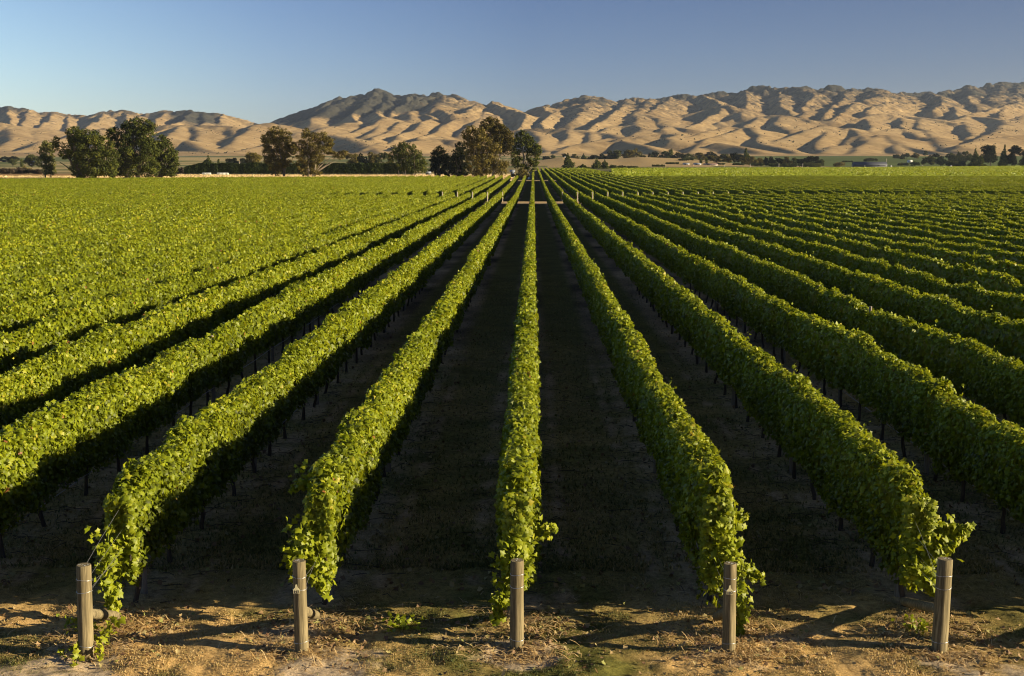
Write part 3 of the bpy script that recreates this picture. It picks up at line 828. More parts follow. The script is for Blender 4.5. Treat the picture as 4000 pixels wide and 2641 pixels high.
for i in range(-67, 68):
    x = X0 + SP * i
    if i == 0: lab = 'central vine row continuing beyond the first bare headland'
    else: lab = f"{ordinal(abs(i))} vine row {'left' if i < 0 else 'right'} of the central row, between the two headlands"
    e = empty('vine_row', (x, B2[0], float(gy(B2[0]))))
    tag(e, lab, 'vine row', 'vine rows between the two headlands')
    f = link('foliage', far_meshes[rr.randrange(7)], e)
    f.scale = (rr.choice((-1, 1)), (float(b2end(x)) - B2[0]) / (B2[1] - B2[0]), 1)

# third block: rows straight ahead on the left, rows turned sideways on the right
F3 = [(620, 34, .6, False), (1000, 22, .8, False)]
m3 = [row_foliage('foliage', 447, 830, F3, 1300 + 5 * k) for k in range(4)]
for i in range(0, 13):
    e = empty('vine_row', (X0 + SP * i, 447, float(gy(447))))
    tag(e, f"{ordinal(i + 1)} vine row from the left in the far block past both headlands", 'vine row', 'vine rows of the far block')
    link('foliage', m3[rr.randrange(4)], e)

def far_vineyard():
    rng = np.random.default_rng(77)
    th = R(62); d = np.array([math.sin(th), math.cos(th)]); n = np.array([math.cos(th), -math.sin(th)])
    mb = MB()
    poly = np.array([(28, 448), (260, 448), (560, 1250), (459, 1150), (160, 845), (52, 835)], DT)
    def inside(P):
        c = np.zeros(len(P), bool)
        for a, b in zip(poly, np.roll(poly, -1, 0)):
            c ^= ((a[1] > P[:, 1]) != (b[1] > P[:, 1])) & (P[:, 0] < (b[0] - a[0]) * (P[:, 1] - a[1]) / (b[1] - a[1] + 1e-12) + a[0])
        return c
    offs = np.arange(-900, 300, SP)
    step = 3.0
    t = np.arange(0, 1300, step)
    pr = np.array([(-.27, .5), (-.3, 1.4), (-.12, 1.85), (.12, 1.85), (.3, 1.4), (.27, .5)])
    for k, o in enumerate(offs):
        P = o * n + t[:, None] * d
        m = inside(P)
        if m.sum() < 3: continue
        a, b = np.where(m)[0][[0, -1]]
        p = P[a:b + 1]; kk = len(p)
        g = gz(p[:, 0], p[:, 1])
        hn = 1 + .10 * vnoise(t[a:b + 1] / 3.1, k * 3.3, 61); wn = 1 + .25 * vnoise(t[a:b + 1] / 4.0, k * 1.7, 63)
        ring = np.stack([np.stack([p[:, 0] + n[0] * q[0] * wn, p[:, 1] + n[1] * q[0] * wn, g + q[1] * hn], 1) for q in pr], 1)
        i = np.arange(kk - 1)[:, None] * 6; j = np.arange(6)[None]; j2 = (j + 1) % 6
        tint = np.repeat(.45 + .12 * vnoise(t[a:b + 1] / 7, k, 65), 6)
        mb.add(ring.reshape(-1, 3), np.stack([i + j, i + j2, i + 6 + j2, i + 6 + j], -1).reshape(-1, 4), tint)
        ln = (kk - 1) * step; c = p[len(p) // 2]
        nl = int(ln * (2.6 if c[1] < 700 else 1.6))
        u = rng.uniform(0, kk - 1.01, nl); iu = u.astype(int); fu = (u - iu)[:, None]
        q = p[iu] * (1 - fu) + p[iu + 1] * fu
        off = rng.uniform(-.35, .35, nl); zz = rng.uniform(.9, 2.1, nl)
        LP = np.stack([q[:, 0] + n[0] * off, q[:, 1] + n[1] * off, gz(q[:, 0], q[:, 1]) + zz], 1)
        Nn = rng.normal(scale=.5, size=(nl, 3)) + [.4, -.3, .8]
        leaves(mb, LP, Nn, rng.uniform(.5, .9, nl), np.clip(rng.normal(.55, .17, nl), 0, .97), rng)
    o = mb.build('far_vineyard', M['vine'])
    tag(o, 'bright band of distant vine rows set at an angle beyond the second headland', 'vineyard', kind='stuff')
far_vineyard()

# ------------------------------------------------------------------ end posts
def make_post_mesh(seed, h=1.17, r=.092):
    rg = np.random.default_rng(seed)
    mb = MB(); seg = 18
    a = np.arange(seg) * 2 * np.pi / seg
    zs = [-.15, 0, .15, .4, .7, .95, h - .012, h]
    wob = 1 + .04 * np.cos(2 * a + rg.uniform(0, 6)) + .02 * rg.normal(size=seg)
    rings = []
    for k, z in enumerate(zs):
        rr_ = r * (1.03 - .05 * z) * (.93 if k == len(zs) - 1 else 1)
        rings.append(np.stack([np.cos(a) * rr_ * wob, np.sin(a) * rr_ * wob, np.full(seg, z)], 1))
    V = np.vstack(rings); n = len(zs)
    i = np.arange(n - 1)[:, None] * seg; j = np.arange(seg)[None]; j2 = (j + 1) % seg
    mb.add(V, np.stack([i + j, i + j2, i + seg + j2, i + seg + j], -1).reshape(-1, 4))
    mb.add(rings[-1], [list(range(seg))])
    for k in range(6):
        q = rg.normal(scale=.035, size=2); t_ = np.arange(7) * 2 * np.pi / 7; rr_ = rg.uniform(.004, .011)
        V = np.stack([q[0] + np.cos(t_) * rr_, q[1] + np.sin(t_) * rr_, np.full(7, h + .003)], 1)
        mb.add(V, [list(range(7))], mat=1)
    return mb.mesh('post', [M['post'], M['bale']], False)

def ring_mesh(r, t=.0045):
    mb = MB(); a = np.linspace(0, 2 * np.pi, 25)
    mb.tube(np.stack([np.cos(a) * r, np.sin(a) * r, .006 * np.sin(a * 2)], 1), t, 5, cap=False)
    return mb.mesh('wire_wrap', M['wire'], True)
ringm = ring_mesh(.0925)
POSTLAB = {-2: 'leftmost wooden end post, with loose wires and a vine runner at its foot', -1: 'wooden end post second from left, with a grey number tag reading 112',
           0: 'bare wooden end post in the middle of the front line', 1: 'shaded wooden end post with a cream number tag reading 110',
           2: 'rightmost thick wooden end post with its stay reaching left'}
mb = MB()
mb.tube([(0, 0, 0), (0, -.02, .6), (0, 0, 1.17)], [.09, .088, .085], 8)
for i in range(-2, 4):
    if i <= 2:
        q = at(*((337, 2560), (1179, 2546), (2019, 2534), (2846, 2551), (3668, 2542))[i + 2], YP)
        k_ = CAMH / (CAMH - q[2]); x, y = q[0] * k_, q[1] * k_
    else:
        x, y = X0 + SP * i, YP
    e = empty('end_post', (x, y, groundz(x, y)))
    lab = POSTLAB.get(i) or 'wooden end post just past the right photo edge, its shadow falling into view'
    tag(e, lab, 'end post', 'wooden end posts along the front line')
    p = link('post', make_post_mesh(40 + i, 1.17 + (.0, .02, .0, .0, .03, 0, 0)[i + 2], (.094, .088, .088, .08, .098, .09, .09)[i + 2]), e)
    lx, ly_ = R((-1.0, -.4, .3, -.6, -1.4, 0, 0)[i + 2]), R((.9, -.5, .2, -.4, 1.3, 0, 0)[i + 2])
    p.rotation_euler = (lx, ly_, 0)
    for hgt in (.99, .83, .14):
        o = link('wire_wrap', ringm, e, (hgt * math.sin(ly_), -hgt * math.sin(lx), hgt)); o.rotation_euler = (R(rr.uniform(-4, 4)), R(rr.uniform(-6, 6)), rr.uniform(0, 6))
        sc = (.094, .088, .088, .08, .098, .09, .09)[i + 2] / .092 * (1.03 - .05 * hgt) * 1.015; o.scale = (sc, sc, 1)
    mb = MB()
    L2 = (1.05, .95, 1.0, .95, 1.45, 1.2, 1.2)[i + 2]
    tt = np.linspace(0, 1, 6)
    mb.tube(np.stack([np.zeros(6), .07 + tt * L2, .52 - tt * .43], 1), [.062, .066, .065, .066, .064, .06], 12)
    link('stay', mb.mesh('stay', M['post'], False), e)
    mb = MB()
    wires = [(-.07, .99, 1.55), (.06, .99, 1.2), (.08, .83, .95), (-.06, .84, .75), (.05, .82, .9)]
    for (wx_, wz0, wz1) in (wires if i in (-2, 2) else wires[3:]):
        mb.tube([(wx_, .05, wz0), (wx_ * .5, .8, (wz0 + wz1) / 2 - .01), (0, 1.75, wz1)], .002, 4)
    link('wire', mb.mesh('wire', M['wire'], True), e)
    if i in (-1, 1):
        yf = -(.1 if i == -1 else .092)
        mb = MB()
        out = [(-.04, 0), (-.04, .05), (-.026, .066), (-.014, .078), (-.010, .115), (.010, .115), (.014, .078), (.026, .066), (.04, .05), (.04, 0)]
        n_ = len(out)
        V = np.array([(a, 0, b) for a, b in out] + [(a, .004, b) for a, b in out])
        mb.add(V, [list(range(n_))]); mb.add(V, [list(range(2 * n_ - 1, n_ - 1, -1))])
        mb.add(V, [[k, k + n_, (k + 1) % n_ + n_, (k + 1) % n_] for k in range(n_)])
        tg = link('number_tag', mb.mesh('number_tag', M['tag']), e, ((-.03 if i == -1 else -.02), yf, .80))
        tg['label'] = 'cream plastic tag reading ' + ('112' if i == -1 else '110')
        cu = bpy.data.curves.new('tag_number', 'FONT'); cu.body = '112' if i == -1 else '110'
        cu.size = .048; cu.align_x = 'CENTER'; cu.extrude = .001; cu.offset = .0012
        cu.materials.append(M['ink'])
        tmp = bpy.data.objects.new('tag_number', cu); col.objects.link(tmp)
        dg_ = bpy.context.evaluated_depsgraph_get()
        nm = bpy.data.meshes.new_from_object(tmp.evaluated_get(dg_)); bpy.data.objects.remove(tmp)
        to = link('tag_number', nm, tg, (0, -.0035, .008)); to.rotation_euler = (math.pi / 2, 0, 0)

# end posts at the headlands
mb = MB(); mb.tube([(0, 0, -.1), (0, 0, 1.3), (0, 0, 1.75)], [.10, .095, .09], 8)
hp = mb.mesh('end_post', M['palepost'], True)
for i in range(-9, 16):
    x = X0 + SP * i
    for y, what in ((B1[1] + .6, 'end'), (B2[0] - .6, 'start')):
        if what == 'start' and i < -6: continue
        o = link('end_post', hp, None, (x, y, groundz(x, y)))
        side_ = 'central row' if i == 0 else f"{ordinal(abs(i))} row {'left' if i < 0 else 'right'} of centre"
        tag(o, f"pale post at the {'near' if what == 'end' else 'far'} side of the first headland, {side_}", 'end post', 'pale posts along the first headland')
for i in range(-4, 8):
    x = X0 + SP * i
    o = link('end_post', hp, None, (x, B2[1] + .6, groundz(x, B2[1])))
    side_ = 'central row' if i == 0 else f"{ordinal(abs(i))} row {'left' if i < 0 else 'right'} of centre"
    tag(o, f"pale post at the second headland, {side_}", 'end post', 'pale posts along the second headland')

# ------------------------------------------------------------------ foreground litter
def foreground():
    rng = np.random.default_rng(21)
    # grass
    n = 230000
    Yf = 13.3 + 9.5 * rng.uniform(size=n) ** 1.5
    Xf = rng.uniform(-1, 1, n) * (Yf * .47 + .5)
    bare, green = fg_masks(Xf, Yf)
    keep = rng.uniform(size=n) > np.clip(bare * 1.15, 0, .97)
    Xf, Yf, green = Xf[keep], Yf[keep], green[keep]
    n = len(Xf)
    tall = np.clip(.5 + fbm(Xf / .5, Yf / .5, 131, 3), .15, 1.4)
    h = rng.uniform(.015, .04, n) * tall
    an = rng.uniform(0, 2 * np.pi, n); ln = rng.uniform(.1, .9, n)
    wv = rng.uniform(.004, .008, n)
    zb = gz(Xf, Yf) + gbump(Xf, Yf)
    B = np.stack([Xf, Yf, zb], 1)
    sx, sy = np.cos(an), np.sin(an)
    px, py = -sy * wv, sx * wv
    V = np.stack([B + np.stack([px, py, 0 * h], 1), B - np.stack([px, py, 0 * h], 1), B + np.stack([sx * ln * h, sy * ln * h, h], 1)], 1)
    t = np.clip(.74 - .66 * green + rng.normal(scale=.16, size=n), 0, 1)
    mb = MB(); mb.add(V.reshape(-1, 3), np.arange(3 * n).reshape(-1, 3), np.repeat(t, 3))
    tag(mb.build('grass', M['grass']), 'short patchy green and dry grass on the headland', 'grass', kind='stuff')
    n = 120000
    Yf = 18 + 50 * rng.uniform(size=n) ** 1.6; Xf = rng.uniform(-1, 1, n) * np.minimum(Yf * .47 + .5, 22)
    bare, green = fg_masks(Xf, Yf)
    keep = rng.uniform(size=n) > np.clip(bare * 1.05, 0, .97); Xf, Yf, green = Xf[keep], Yf[keep], green[keep]; n = len(Xf)
    h = rng.uniform(.03, .08, n); an = rng.uniform(0, 6.28, n); wv = rng.uniform(.008, .016, n)
    B = np.stack([Xf, Yf, gz(Xf, Yf) + gbump(Xf, Yf)], 1); sx, sy = np.cos(an), np.sin(an); o = np.stack([-sy * wv, sx * wv, 0 * h], 1)
    V = np.stack([B + o, B - o, B + np.stack([sx * .7 * h, sy * .7 * h, h], 1)], 1)
    mb = MB(); mb.add(V.reshape(-1, 3), np.arange(3 * n).reshape(-1, 3), np.repeat(np.clip(.5 - .4 * green + rng.normal(scale=.18, size=n), 0, 1), 3))
    tag(mb.build('alley_grass', M['grass']), 'thin grass growing between the shaded vine rows', 'grass', kind='stuff')
    # straw heaps round the posts
    mb = MB(); P = []; 
    for i in range(-2, 4):
        x = X0 + SP * i
        for cx, cy, sx_, sy_, k in ((x + .1, YP - .15, .28, .14, 420), (x + .3, YP + .75, .3, .3, 380), (x - .35, YP + .35, .3, .25, 160)):
            P.append(np.stack([rng.normal(cx, sx_, k), rng.normal(cy, sy_, k)], 1))
    P.append(np.stack([rng.uniform(-8, 8, 500), rng.uniform(13.5, 17.5, 500)], 1))
    for k in range(50):
        ii = rng.integers(-3, 4); P.append(np.stack([rng.normal(X0 + SP * ii + rng.normal(.1, .7), .1, 26), rng.normal(YP + rng.normal(.4, .7), .07, 26)], 1))
    P = np.vstack(P); n = len(P)
    a = rng.uniform(0, np.pi, n); L_ = rng.uniform(.02, .085, n); wv = rng.uniform(.003, .006, n)
    z = gz(P[:, 0], P[:, 1]) + gbump(P[:, 0], P[:, 1]) + rng.uniform(.0, .05, n)
    C = np.stack([P[:, 0], P[:, 1], z], 1)
    D = np.stack([np.cos(a), np.sin(a), rng.normal(scale=.25, size=n)], 1) * L_[:, None]
    S = np.stack([-np.sin(a), np.cos(a), np.zeros(n)], 1) * wv[:, None]
    mid = C + np.stack([np.zeros(n), np.zeros(n), L_ * .2], 1)
    V = np.stack([C - D - S, C - D + S, mid + S, mid - S, C + D + S, C + D - S], 1)
    f = np.array([[0, 1, 2, 3], [3, 2, 4, 5]])
    mb.add(V.reshape(-1, 3), (np.arange(n)[:, None, None] * 6 + f[None]).reshape(-1, 4), np.repeat(rng.uniform(0, 1, n), 6))
    tag(mb.build('straw', M['straw']), 'dry golden straw heaped round the feet of the end posts', 'straw', kind='stuff')
    # fallen leaves
    n = 4200
    Yf = 13.4 + 16 * rng.uniform(size=n) ** 1.3
    i = rng.integers(-4, 5, n)
    Xf = X0 + SP * i + rng.normal(0, .75, n)
    m_ = 2600; Yf[:m_] = YP + rng.normal(.5, .55, m_); Xf[:m_] = X0 + SP * i[:m_] + rng.normal(.15, .55, m_)
    z = gz(Xf, Yf) + gbump(Xf, Yf) + rng.uniform(.005, .04, n)
    mb = MB()
    leaves(mb, np.stack([Xf, Yf, z], 1), rng.normal(scale=.5, size=(n, 3)) + [0, 0, 1], rng.uniform(.035, .075, n), rng.uniform(0, 1, n), rng, True, fold=-.5)
    tag(mb.build('fallen_leaves', M['dead']), 'curled brown and yellow vine leaves fallen along the rows', 'fallen leaves', kind='stuff')
    n = 26000
    Yd = rng.uniform(452, 612, n); Xd = rng.uniform(-290, -7, n)
    k_ = (Yd > b2end(Xd) + 6) & ((Yd < 560) | (Xd > -185)); Xd, Yd = Xd[k_], Yd[k_]; n = len(Xd)
    h = rng.uniform(.25, .6, n); an = rng.uniform(0, 6.28, n); wv = rng.uniform(.12, .3, n)
    B = np.stack([Xd, Yd, gz(Xd, Yd) - .05], 1); o = np.stack([-np.sin(an) * wv, np.cos(an) * wv, 0 * h], 1)
    V = np.stack([B + o, B - o, B + np.stack([rng.normal(scale=.1, size=n), rng.normal(scale=.1, size=n), h], 1)], 1)
    mb = MB(); mb.add(V.reshape(-1, 3), np.arange(3 * n).reshape(-1, 3), np.repeat(rng.uniform(.6, 1, n), 3))
    tag(mb.build('dry_grass', M['straw']), 'pale standing dry grass in the field beyond the left vines', 'dry grass', kind='stuff')
    # alley litter
    n = 5000
    ii = rng.integers(-5, 6, n); Yl = 17 + 30 * rng.uniform(size=n) ** 1.4; Xl = X0 + SP * ii + rng.normal(0, .8, n)
    mb = MB()
    leaves(mb, np.stack([Xl, Yl, gz(Xl, Yl) + gbump(Xl, Yl) + rng.uniform(.01, .05, n)], 1), rng.normal(scale=.6, size=(n, 3)) + [0, 0, 1], rng.uniform(.05, .10, n), rng.uniform(0, 1, n), rng, False, fold=-.5)
    tag(mb.build('leaf_litter', M['dead']), 'dry leaf litter lying in the shaded alleys', 'leaf litter', kind='stuff')
    # prunings: thin dark canes under the rows
    mb = MB()
    for k in range(900):
        ii = rng.integers(-4, 5); s = rng.uniform(15.6, 34); x = X0 + SP * ii + rng.normal(.0, .5)
        a = rng.uniform(-.7, .7) + math.pi / 2 * (rng.uniform() < .3); L_ = rng.uniform(.15, .5)
        z = groundz(x, s) + .03
        d = np.array([math.cos(a), math.sin(a), 0]) * L_
        mb.tube([np.array([x, s, z]) - d / 2, np.array([x, s, z + rng.uniform(.0, .05)]), np.array([x, s, z]) + d / 2], .005, 4, cap=False)
    tag(mb.build('prunings', M['trunk']), 'thin pruned canes scattered on the bare earth under the vines', 'prunings', kind='stuff')
    # vine runner at the leftmost post
    e = empty('vine_runner', (X0 - 2 * SP + .05, YP - .25, 0))
    tag(e, 'yellow green vine runner trailing over the ground at the leftmost post', 'vine runner')
    mb = MB(); mbs = MB()
    for pts in ([(.25, .25, .25), (.1, .12, .2), (-.1, 0, .15), (-.3, -.1, .05)], [(.15, .3, .05), (.2, .2, .3), (.28, .2, .4)], [(.1, .15, .2), (.15, -.05, .12), (.22, -.2, .04)], [(-.1, 0, .1), (-.1, -.2, .08), (-.02, -.35, .03)]):
        pts = np.array(pts); mbs.tube(pts, .007, 5)
        k = 15; u = np.linspace(0, len(pts) - 1, k)
        P = np.stack([np.interp(u, np.arange(len(pts)), pts[:, a]) for a in range(3)], 1) + rng.normal(scale=.03, size=(k, 3))
        leaves(mb, P, rng.normal(scale=.5, size=(k, 3)) + [.4, -.5, .6], rng.uniform(.06, .11, k), rng.uniform(.6, .95, k), rng, True)
    mb.build('leaves', M['vine'], e); mbs.build('cane', M['poplar'], e)
    # weeds
    for (wx_, wy_, lab) in ((5.05, 15.55, 'leafy green weed beside the rightmost end post'), (-5.95, 14.55 + .9, 'small upright green weed left of the leftmost end post'), (-1.7, 15.5, 'grassy green tuft between the second and middle end posts')):
        mb = MB(); k = 60
        P = np.stack([rng.normal(wx_, .12, k), rng.normal(wy_, .1, k), groundz(wx_, wy_) + rng.uniform(.02, .2, k)], 1)
        leaves(mb, P, rng.normal(size=(k, 3)) + [0, -.3, .6], rng.uniform(.04, .08, k), np.clip(rng.normal(.5, .15, k), 0, .9), rng, False)
        for q in P[::3]: mb.tube([(wx_, wy_, groundz(wx_, wy_) - .02), ((wx_ + q[0]) / 2, (wy_ + q[1]) / 2, q[2] * .7), q], .004, 4, cap=False)
        tag(mb.build('weed', M['vine']), lab, 'weed', 'weeds by the end posts')
foreground()

# ------------------------------------------------------------------ trees
def crown_leaves(mb, masses, rng, dens, ls, flat_=.75, up=.5, tmean=.5, hollow=.55):
    """masses: (x, y, z, rx, ry, rz) ellipsoids, each made of many leaf clumps"""
    for (cx, cy, cz, rx, ry, rz) in masses:
        area = 4 * (rx * ry + rx * rz + ry * rz)
        rx, ry, rz = rx * 1.17, ry * 1.17, rz * 1.17
        rm = (rx * ry * rz) ** (1 / 3)
        nc = int(np.clip(area / max(.5, (.28 * rm) ** 2 * 3), 9, 40))
        v = rng.normal(size=(nc, 3)); v /= np.linalg.norm(v, axis=1)[:, None]
        rad = rng.uniform(hollow, 1.0, nc)[:, None]
        C = v * rad * [rx, ry, rz] + [cx, cy, cz]
        cr = rng.uniform(.28, .46, nc) * rm
        tc = np.clip(tmean + rng.normal(scale=.16, size=nc), .05, .95)
        tot = dens * .58 * area / ls ** 2
        per = np.maximum(4, (tot * cr ** 2 / (cr ** 2).sum()).astype(int))
        idx = np.repeat(np.arange(nc), per); n = len(idx)
        d = rng.normal(size=(n, 3)); d /= np.linalg.norm(d, axis=1)[:, None]
        d[:, 2] *= flat_
        P = C[idx] + d * (cr[idx] * rng.uniform(.5, 1.1, n))[:, None]
        Nn = d + [0, 0, up] + rng.normal(scale=.5, size=(n, 3))
        leaves(mb, P, Nn, ls * rng.uniform(.6, 1.3, n), np.clip(tc[idx] + rng.normal(scale=.12, size=n), 0, 1), rng)

def limbs(mb, base, targets, r0, rng, wob=.06):
    """trunk from base that forks towards every target"""
    base = np.array(base, DT)
    for (tx, ty, tz, k) in targets:
        t = np.array([tx, ty, tz], DT); v = t - base; L_ = np.linalg.norm(v)
        u = np.linspace(0, 1, 7)
        path = base + v * u[:, None]
        # rise first, then lean out
        path[:, :2] = base[:2] + v[:2] * (u ** 1.5)[:, None]
        path[1:-1] += rng.normal(scale=wob * L_ * .35, size=(5, 3)) * [1, 1, .3]
        mb.tube(path, r0 * k * (1 - .82 * u), 7)

def big_tree(name, label, group, cr, basepx, Y, masses, trunks, leafm, barkm, seed, ls=.55, dens=5.0, depth=.8, **kw):
    """masses in crop pixels (x, y, rx, ry); trunks: (x base px, targets px)"""
    ox, oy, k = cr
    rng = np.random.default_rng(seed)
    b = at(ox + k * basepx[0], oy + k * basepx[1], Y)
    gzb = groundz(b[0], Y)
    e = empty(name, (b[0], Y, gzb)); tag(e, label, 'tree', group)
    ms = []
    for q in masses:
        c = at(ox + k * q[0], oy + k * q[1], Y)
        rx = q[2] * k * Y / F; rz = q[3] * k * Y / F
        ry = (rx + rz) / 2 * depth * 1.1
        dy = rng.uniform(-.5, .5) * ry if len(q) < 5 else q[4]
        ms.append((c[0] - b[0], dy, c[2] - gzb, rx, ry, rz))
    mb = MB(); crown_leaves(mb, ms, rng, dens, ls, **kw)
    mb.build('crown', leafm, e)
    mb = MB()
    for (bx, targets, r0) in trunks:
        bw = at(ox + k * bx, oy + k * basepx[1], Y)
        tg_ = []
        for q in targets:
            c = at(ox + k * q[0], oy + k * q[1], Y)
            tg_.append((c[0] - b[0], rng.uniform(-1.5, 1.5), c[2] - gzb, q[2] if len(q) > 2 else 1))
        limbs(mb, (bw[0] - b[0], 0, -.3), tg_, r0, rng)
    mb.build('trunk', barkm, e, smooth=True)

C1 = (0, 300, .4211); C2 = (900, 300, .379); C3 = (1600, 400, .3368)
G1 = 'tall trees behind the left field'
big_tree('poplar_tree', 'narrow upright yellow green tree at the far left of the large cypresses', G1, C1, (440, 930), 500,
    [(430,650,38,55),(450,640,30,40),(400,690,30,50),(440,730,60,60),(415,790,45,60),(470,800,45,60),(430,860,45,50),(490,870,30,40)], [(420, [(430,640)], .35), (470, [(460,700)], .3)], M['poplar'], M['bark'], 1, .5, 4.5)
big_tree('cypress_tree', 'broad dark cypress with bare limbs spreading low on its left side', G1, C1, (735, 950), 480,
    [(690,525,75,55),(820,545,95,65),(740,590,100,60),(535,600,38,42),(515,650,30,40),(690,660,110,70),(860,650,140,90),(980,640,70,80),(610,715,60,40),(790,760,140,80),(960,760,110,90),(1045,720,55,60),(880,850,150,60),(1000,860,80,55),(720,850,60,40),(800,900,110,35)],
    [(735, [(540,620,.8),(600,700,.8),(620,560,.8),(690,560),(830,560),(900,650,.8),(980,640,.8),(560,790,.6),(880,830,.7)], .95)], M['macro'], M['bark'], 2, .5, 5.2, tmean=.52)
big_tree('cypress_tree', 'tallest dark cypress of the left group, with a side branch held out left', G1, C1, (1200, 950), 490,
    [(1065,515,60,40),(1030,540,40,40),(1060,610,50,50),(1270,450,110,55),(1360,460,70,55),(1190,500,60,60),(1230,560,110,75),(1360,560,90,80),(1120,650,60,60),(1270,680,140,90),(1400,670,70,80),(1180,760,100,80),(1330,790,120,80),(1080,850,80,60),(1220,870,130,55),(1380,880,70,50),(1050,905,50,28)],
    [(1190, [(1070,540,.7),(1130,600),(1250,500),(1300,470),(1200,700)], .9), (1285, [(1350,520),(1400,640,.7),(1300,780)], .8)], M['macro'], M['bark'], 3, .5, 5.2, tmean=.45)
big_tree('cypress_tree', 'lower greyish cypress leaning right beside the tallest cypress', G1, C1, (1500, 945), 505,
    [(1480,610,70,60),(1530,670,80,70),(1450,700,60,80),(1590,740,65,60),(1520,780,100,70),(1610,810,45,45),(1480,860,90,60),(1580,880,70,40),(1430,800,60,70)],
    [(1490, [(1490,620),(1570,720,.8),(1600,800,.6),(1430,720,.6)], .7)], M['macro'], M['bark'], 4, .5, 4.6, tmean=.4)
G2 = 'gum trees standing at the edge of the pale field'
big_tree('gum_tree', 'left one of the two olive gum trees, tall and rounded', G2, C2, (555, 1038), 545,
    [(465,555,70,40),(400,630,65,55),(480,620,80,60),(570,610,55,60),(350,650,25,40),(440,700,90,70),(550,700,80,80),(600,760,35,60),(400,780,55,60),(480,800,90,60),(570,850,55,70),(430,880,70,60),(520,900,80,50),(470,970,45,45),(380,860,35,40)],
    [(555, [(470,570),(570,640),(600,740,.7),(440,720,.8),(400,880,.6)], .55), (470, [(440,820,.8)], .35)], M['euc'], M['bark'], 5, .45, 4.6, tmean=.5)
big_tree('gum_tree', 'right one of the two gum trees, with pale limbs reaching out right', G2, C2, (820, 1040), 540,
    [(785,570,42,40),(800,640,75,60),(860,600,30,30),(945,615,70,45),(960,680,85,55),(1040,670,40,35),(720,710,85,50),(660,740,35,40),(820,740,90,60),(930,760,70,50),(700,790,60,55),(800,840,95,60),(900,840,70,50),(1000,760,50,40),(1090,800,50,32),(1170,785,45,28),(1140,830,40,20),(740,900,70,50),(830,930,80,50),(890,990,50,30),(780,990,50,30)],
    [(800, [(740,840,.8),(700,720,.8),(800,640)], .5), (850, [(930,890,.9),(1010,850,.7),(1110,860,.6),(950,700,.9),(1060,820,.6),(1160,800,.5)], .5)], M['euc'], M['palebark'], 6, .45, 4.2, tmean=.55)
big_tree('pine_tree', 'dark green pine with thin bare stems in front of the clipped hedge', G2, C2, (1800, 1012), 590,
    [(1800,700,55,35),(1870,720,40,30),(1750,735,40,30),(1690,750,40,35),(1810,770,90,45),(1700,810,55,40),(1910,790,50,40),(1820,840,110,50),(1950,850,45,50),(1690,880,45,50),(1880,900,110,50),(1980,910,50,50),(1770,920,70,40),(1920,960,100,35),(1690,950,35,35)],
    [(1740, [(1720,800)], .25), (1805, [(1800,720)], .3), (1780, [(1760,850,.8)], .22), (1900, [(1900,820)], .3)], M['macro'], M['palebark'], 7, .5, 4.6, tmean=.55)
G3 = 'tree clump at the end of the central rows'
big_tree('evergreen_tree', 'low black green tree at the left end of the central clump', G3, C3, (340, 858), 500,
    [(350,550,55,35),(300,610,50,50),(390,610,70,55),(290,690,55,60),(370,700,90,70),(450,680,50,60),(330,780,80,60),(440,790,80,55)], [(340, [(350,560),(300,650),(420,640)], .5)], M['dark'], M['bark'], 8, .5, 5.5, tmean=.5)
big_tree('evergreen_tree', 'taller black green tree tucked against the big brown gum', G3, C3, (570, 862), 495,
    [(580,500,48,40),(560,570,50,55),(620,570,50,60),(540,660,60,60),(620,670,70,70),(550,760,80,70),(640,780,70,60),(480,760,50,60),(590,840,80,25)], [(570, [(580,510),(620,620),(530,640)], .5)], M['dark'], M['bark'], 9, .5, 5.5, tmean=.55)
big_tree('gum_tree', 'tallest gum of the central clump, dense dark crown behind', G3, C3, (980, 858), 510,
    [(930,200,45,35),(900,250,65,55),(970,240,60,55),(880,320,65,65),(1000,310,90,65),(1080,310,70,55),(1050,400,110,70),(1150,400,60,70),(1180,460,50,60),(1110,490,90,60),(960,420,90,70),(1150,560,60,40),(1040,560,80,45)],
    [(970, [(930,230),(1050,320),(900,330),(1150,430,.8),(1110,520,.7)], .7)], M['euc'], M['palebark'], 10, .48, 5.0, tmean=.36)
big_tree('gum_tree', 'shaggy brown gum tree in front of the tallest gum', G3, C3, (830, 858), 488,
    [(700,310,55,40),(660,370,45,55),(740,370,65,55),(820,380,70,70),(660,440,45,50),(720,470,80,60),(850,470,100,70),(960,500,90,60),(760,560,100,60),(880,570,110,60),(1000,560,50,40),(740,650,90,60),(860,660,120,70),(980,650,60,40),(780,740,100,60),(900,750,110,60),(840,820,110,35),(1050,720,70,45),(1110,720,45,45),(1040,790,90,45)],
    [(830, [(700,340),(820,400),(950,520,.8),(740,560,.8),(900,600,.8)], .6), (960, [(1050,740,.8),(1100,640,.5),(1180,600,.4)], .4)], M['euc'], M['palebark'], 11, .45, 4.4, tmean=.6)
big_tree('cypress_tree', 'green cypress at the right end of the central clump with pale inner branches', G3, C3, (1345, 800), 505,
    [(1310,350,45,25),(1270,390,35,35),(1340,390,55,35),(1280,440,60,40),(1380,440,60,40),(1330,490,70,40),(1430,480,50,35),(1450,530,70,35),(1390,550,60,45),(1500,520,30,22),(1480,580,45,35),(1250,540,50,50),(1230,620,50,50),(1270,690,60,60),(1420,630,70,50),(1440,690,60,45),(1410,750,55,45),(1210,690,35,45),(1310,750,50,40)],
    [(1335, [(1310,380),(1300,560,.7),(1360,560,.7),(1340,600,.6)], .5), (1360, [(1370,600,.7),(1440,560,.6),(1420,680,.6)], .4)], M['macro'], M['palebark'], 12, .45, 4.6, tmean=.62)
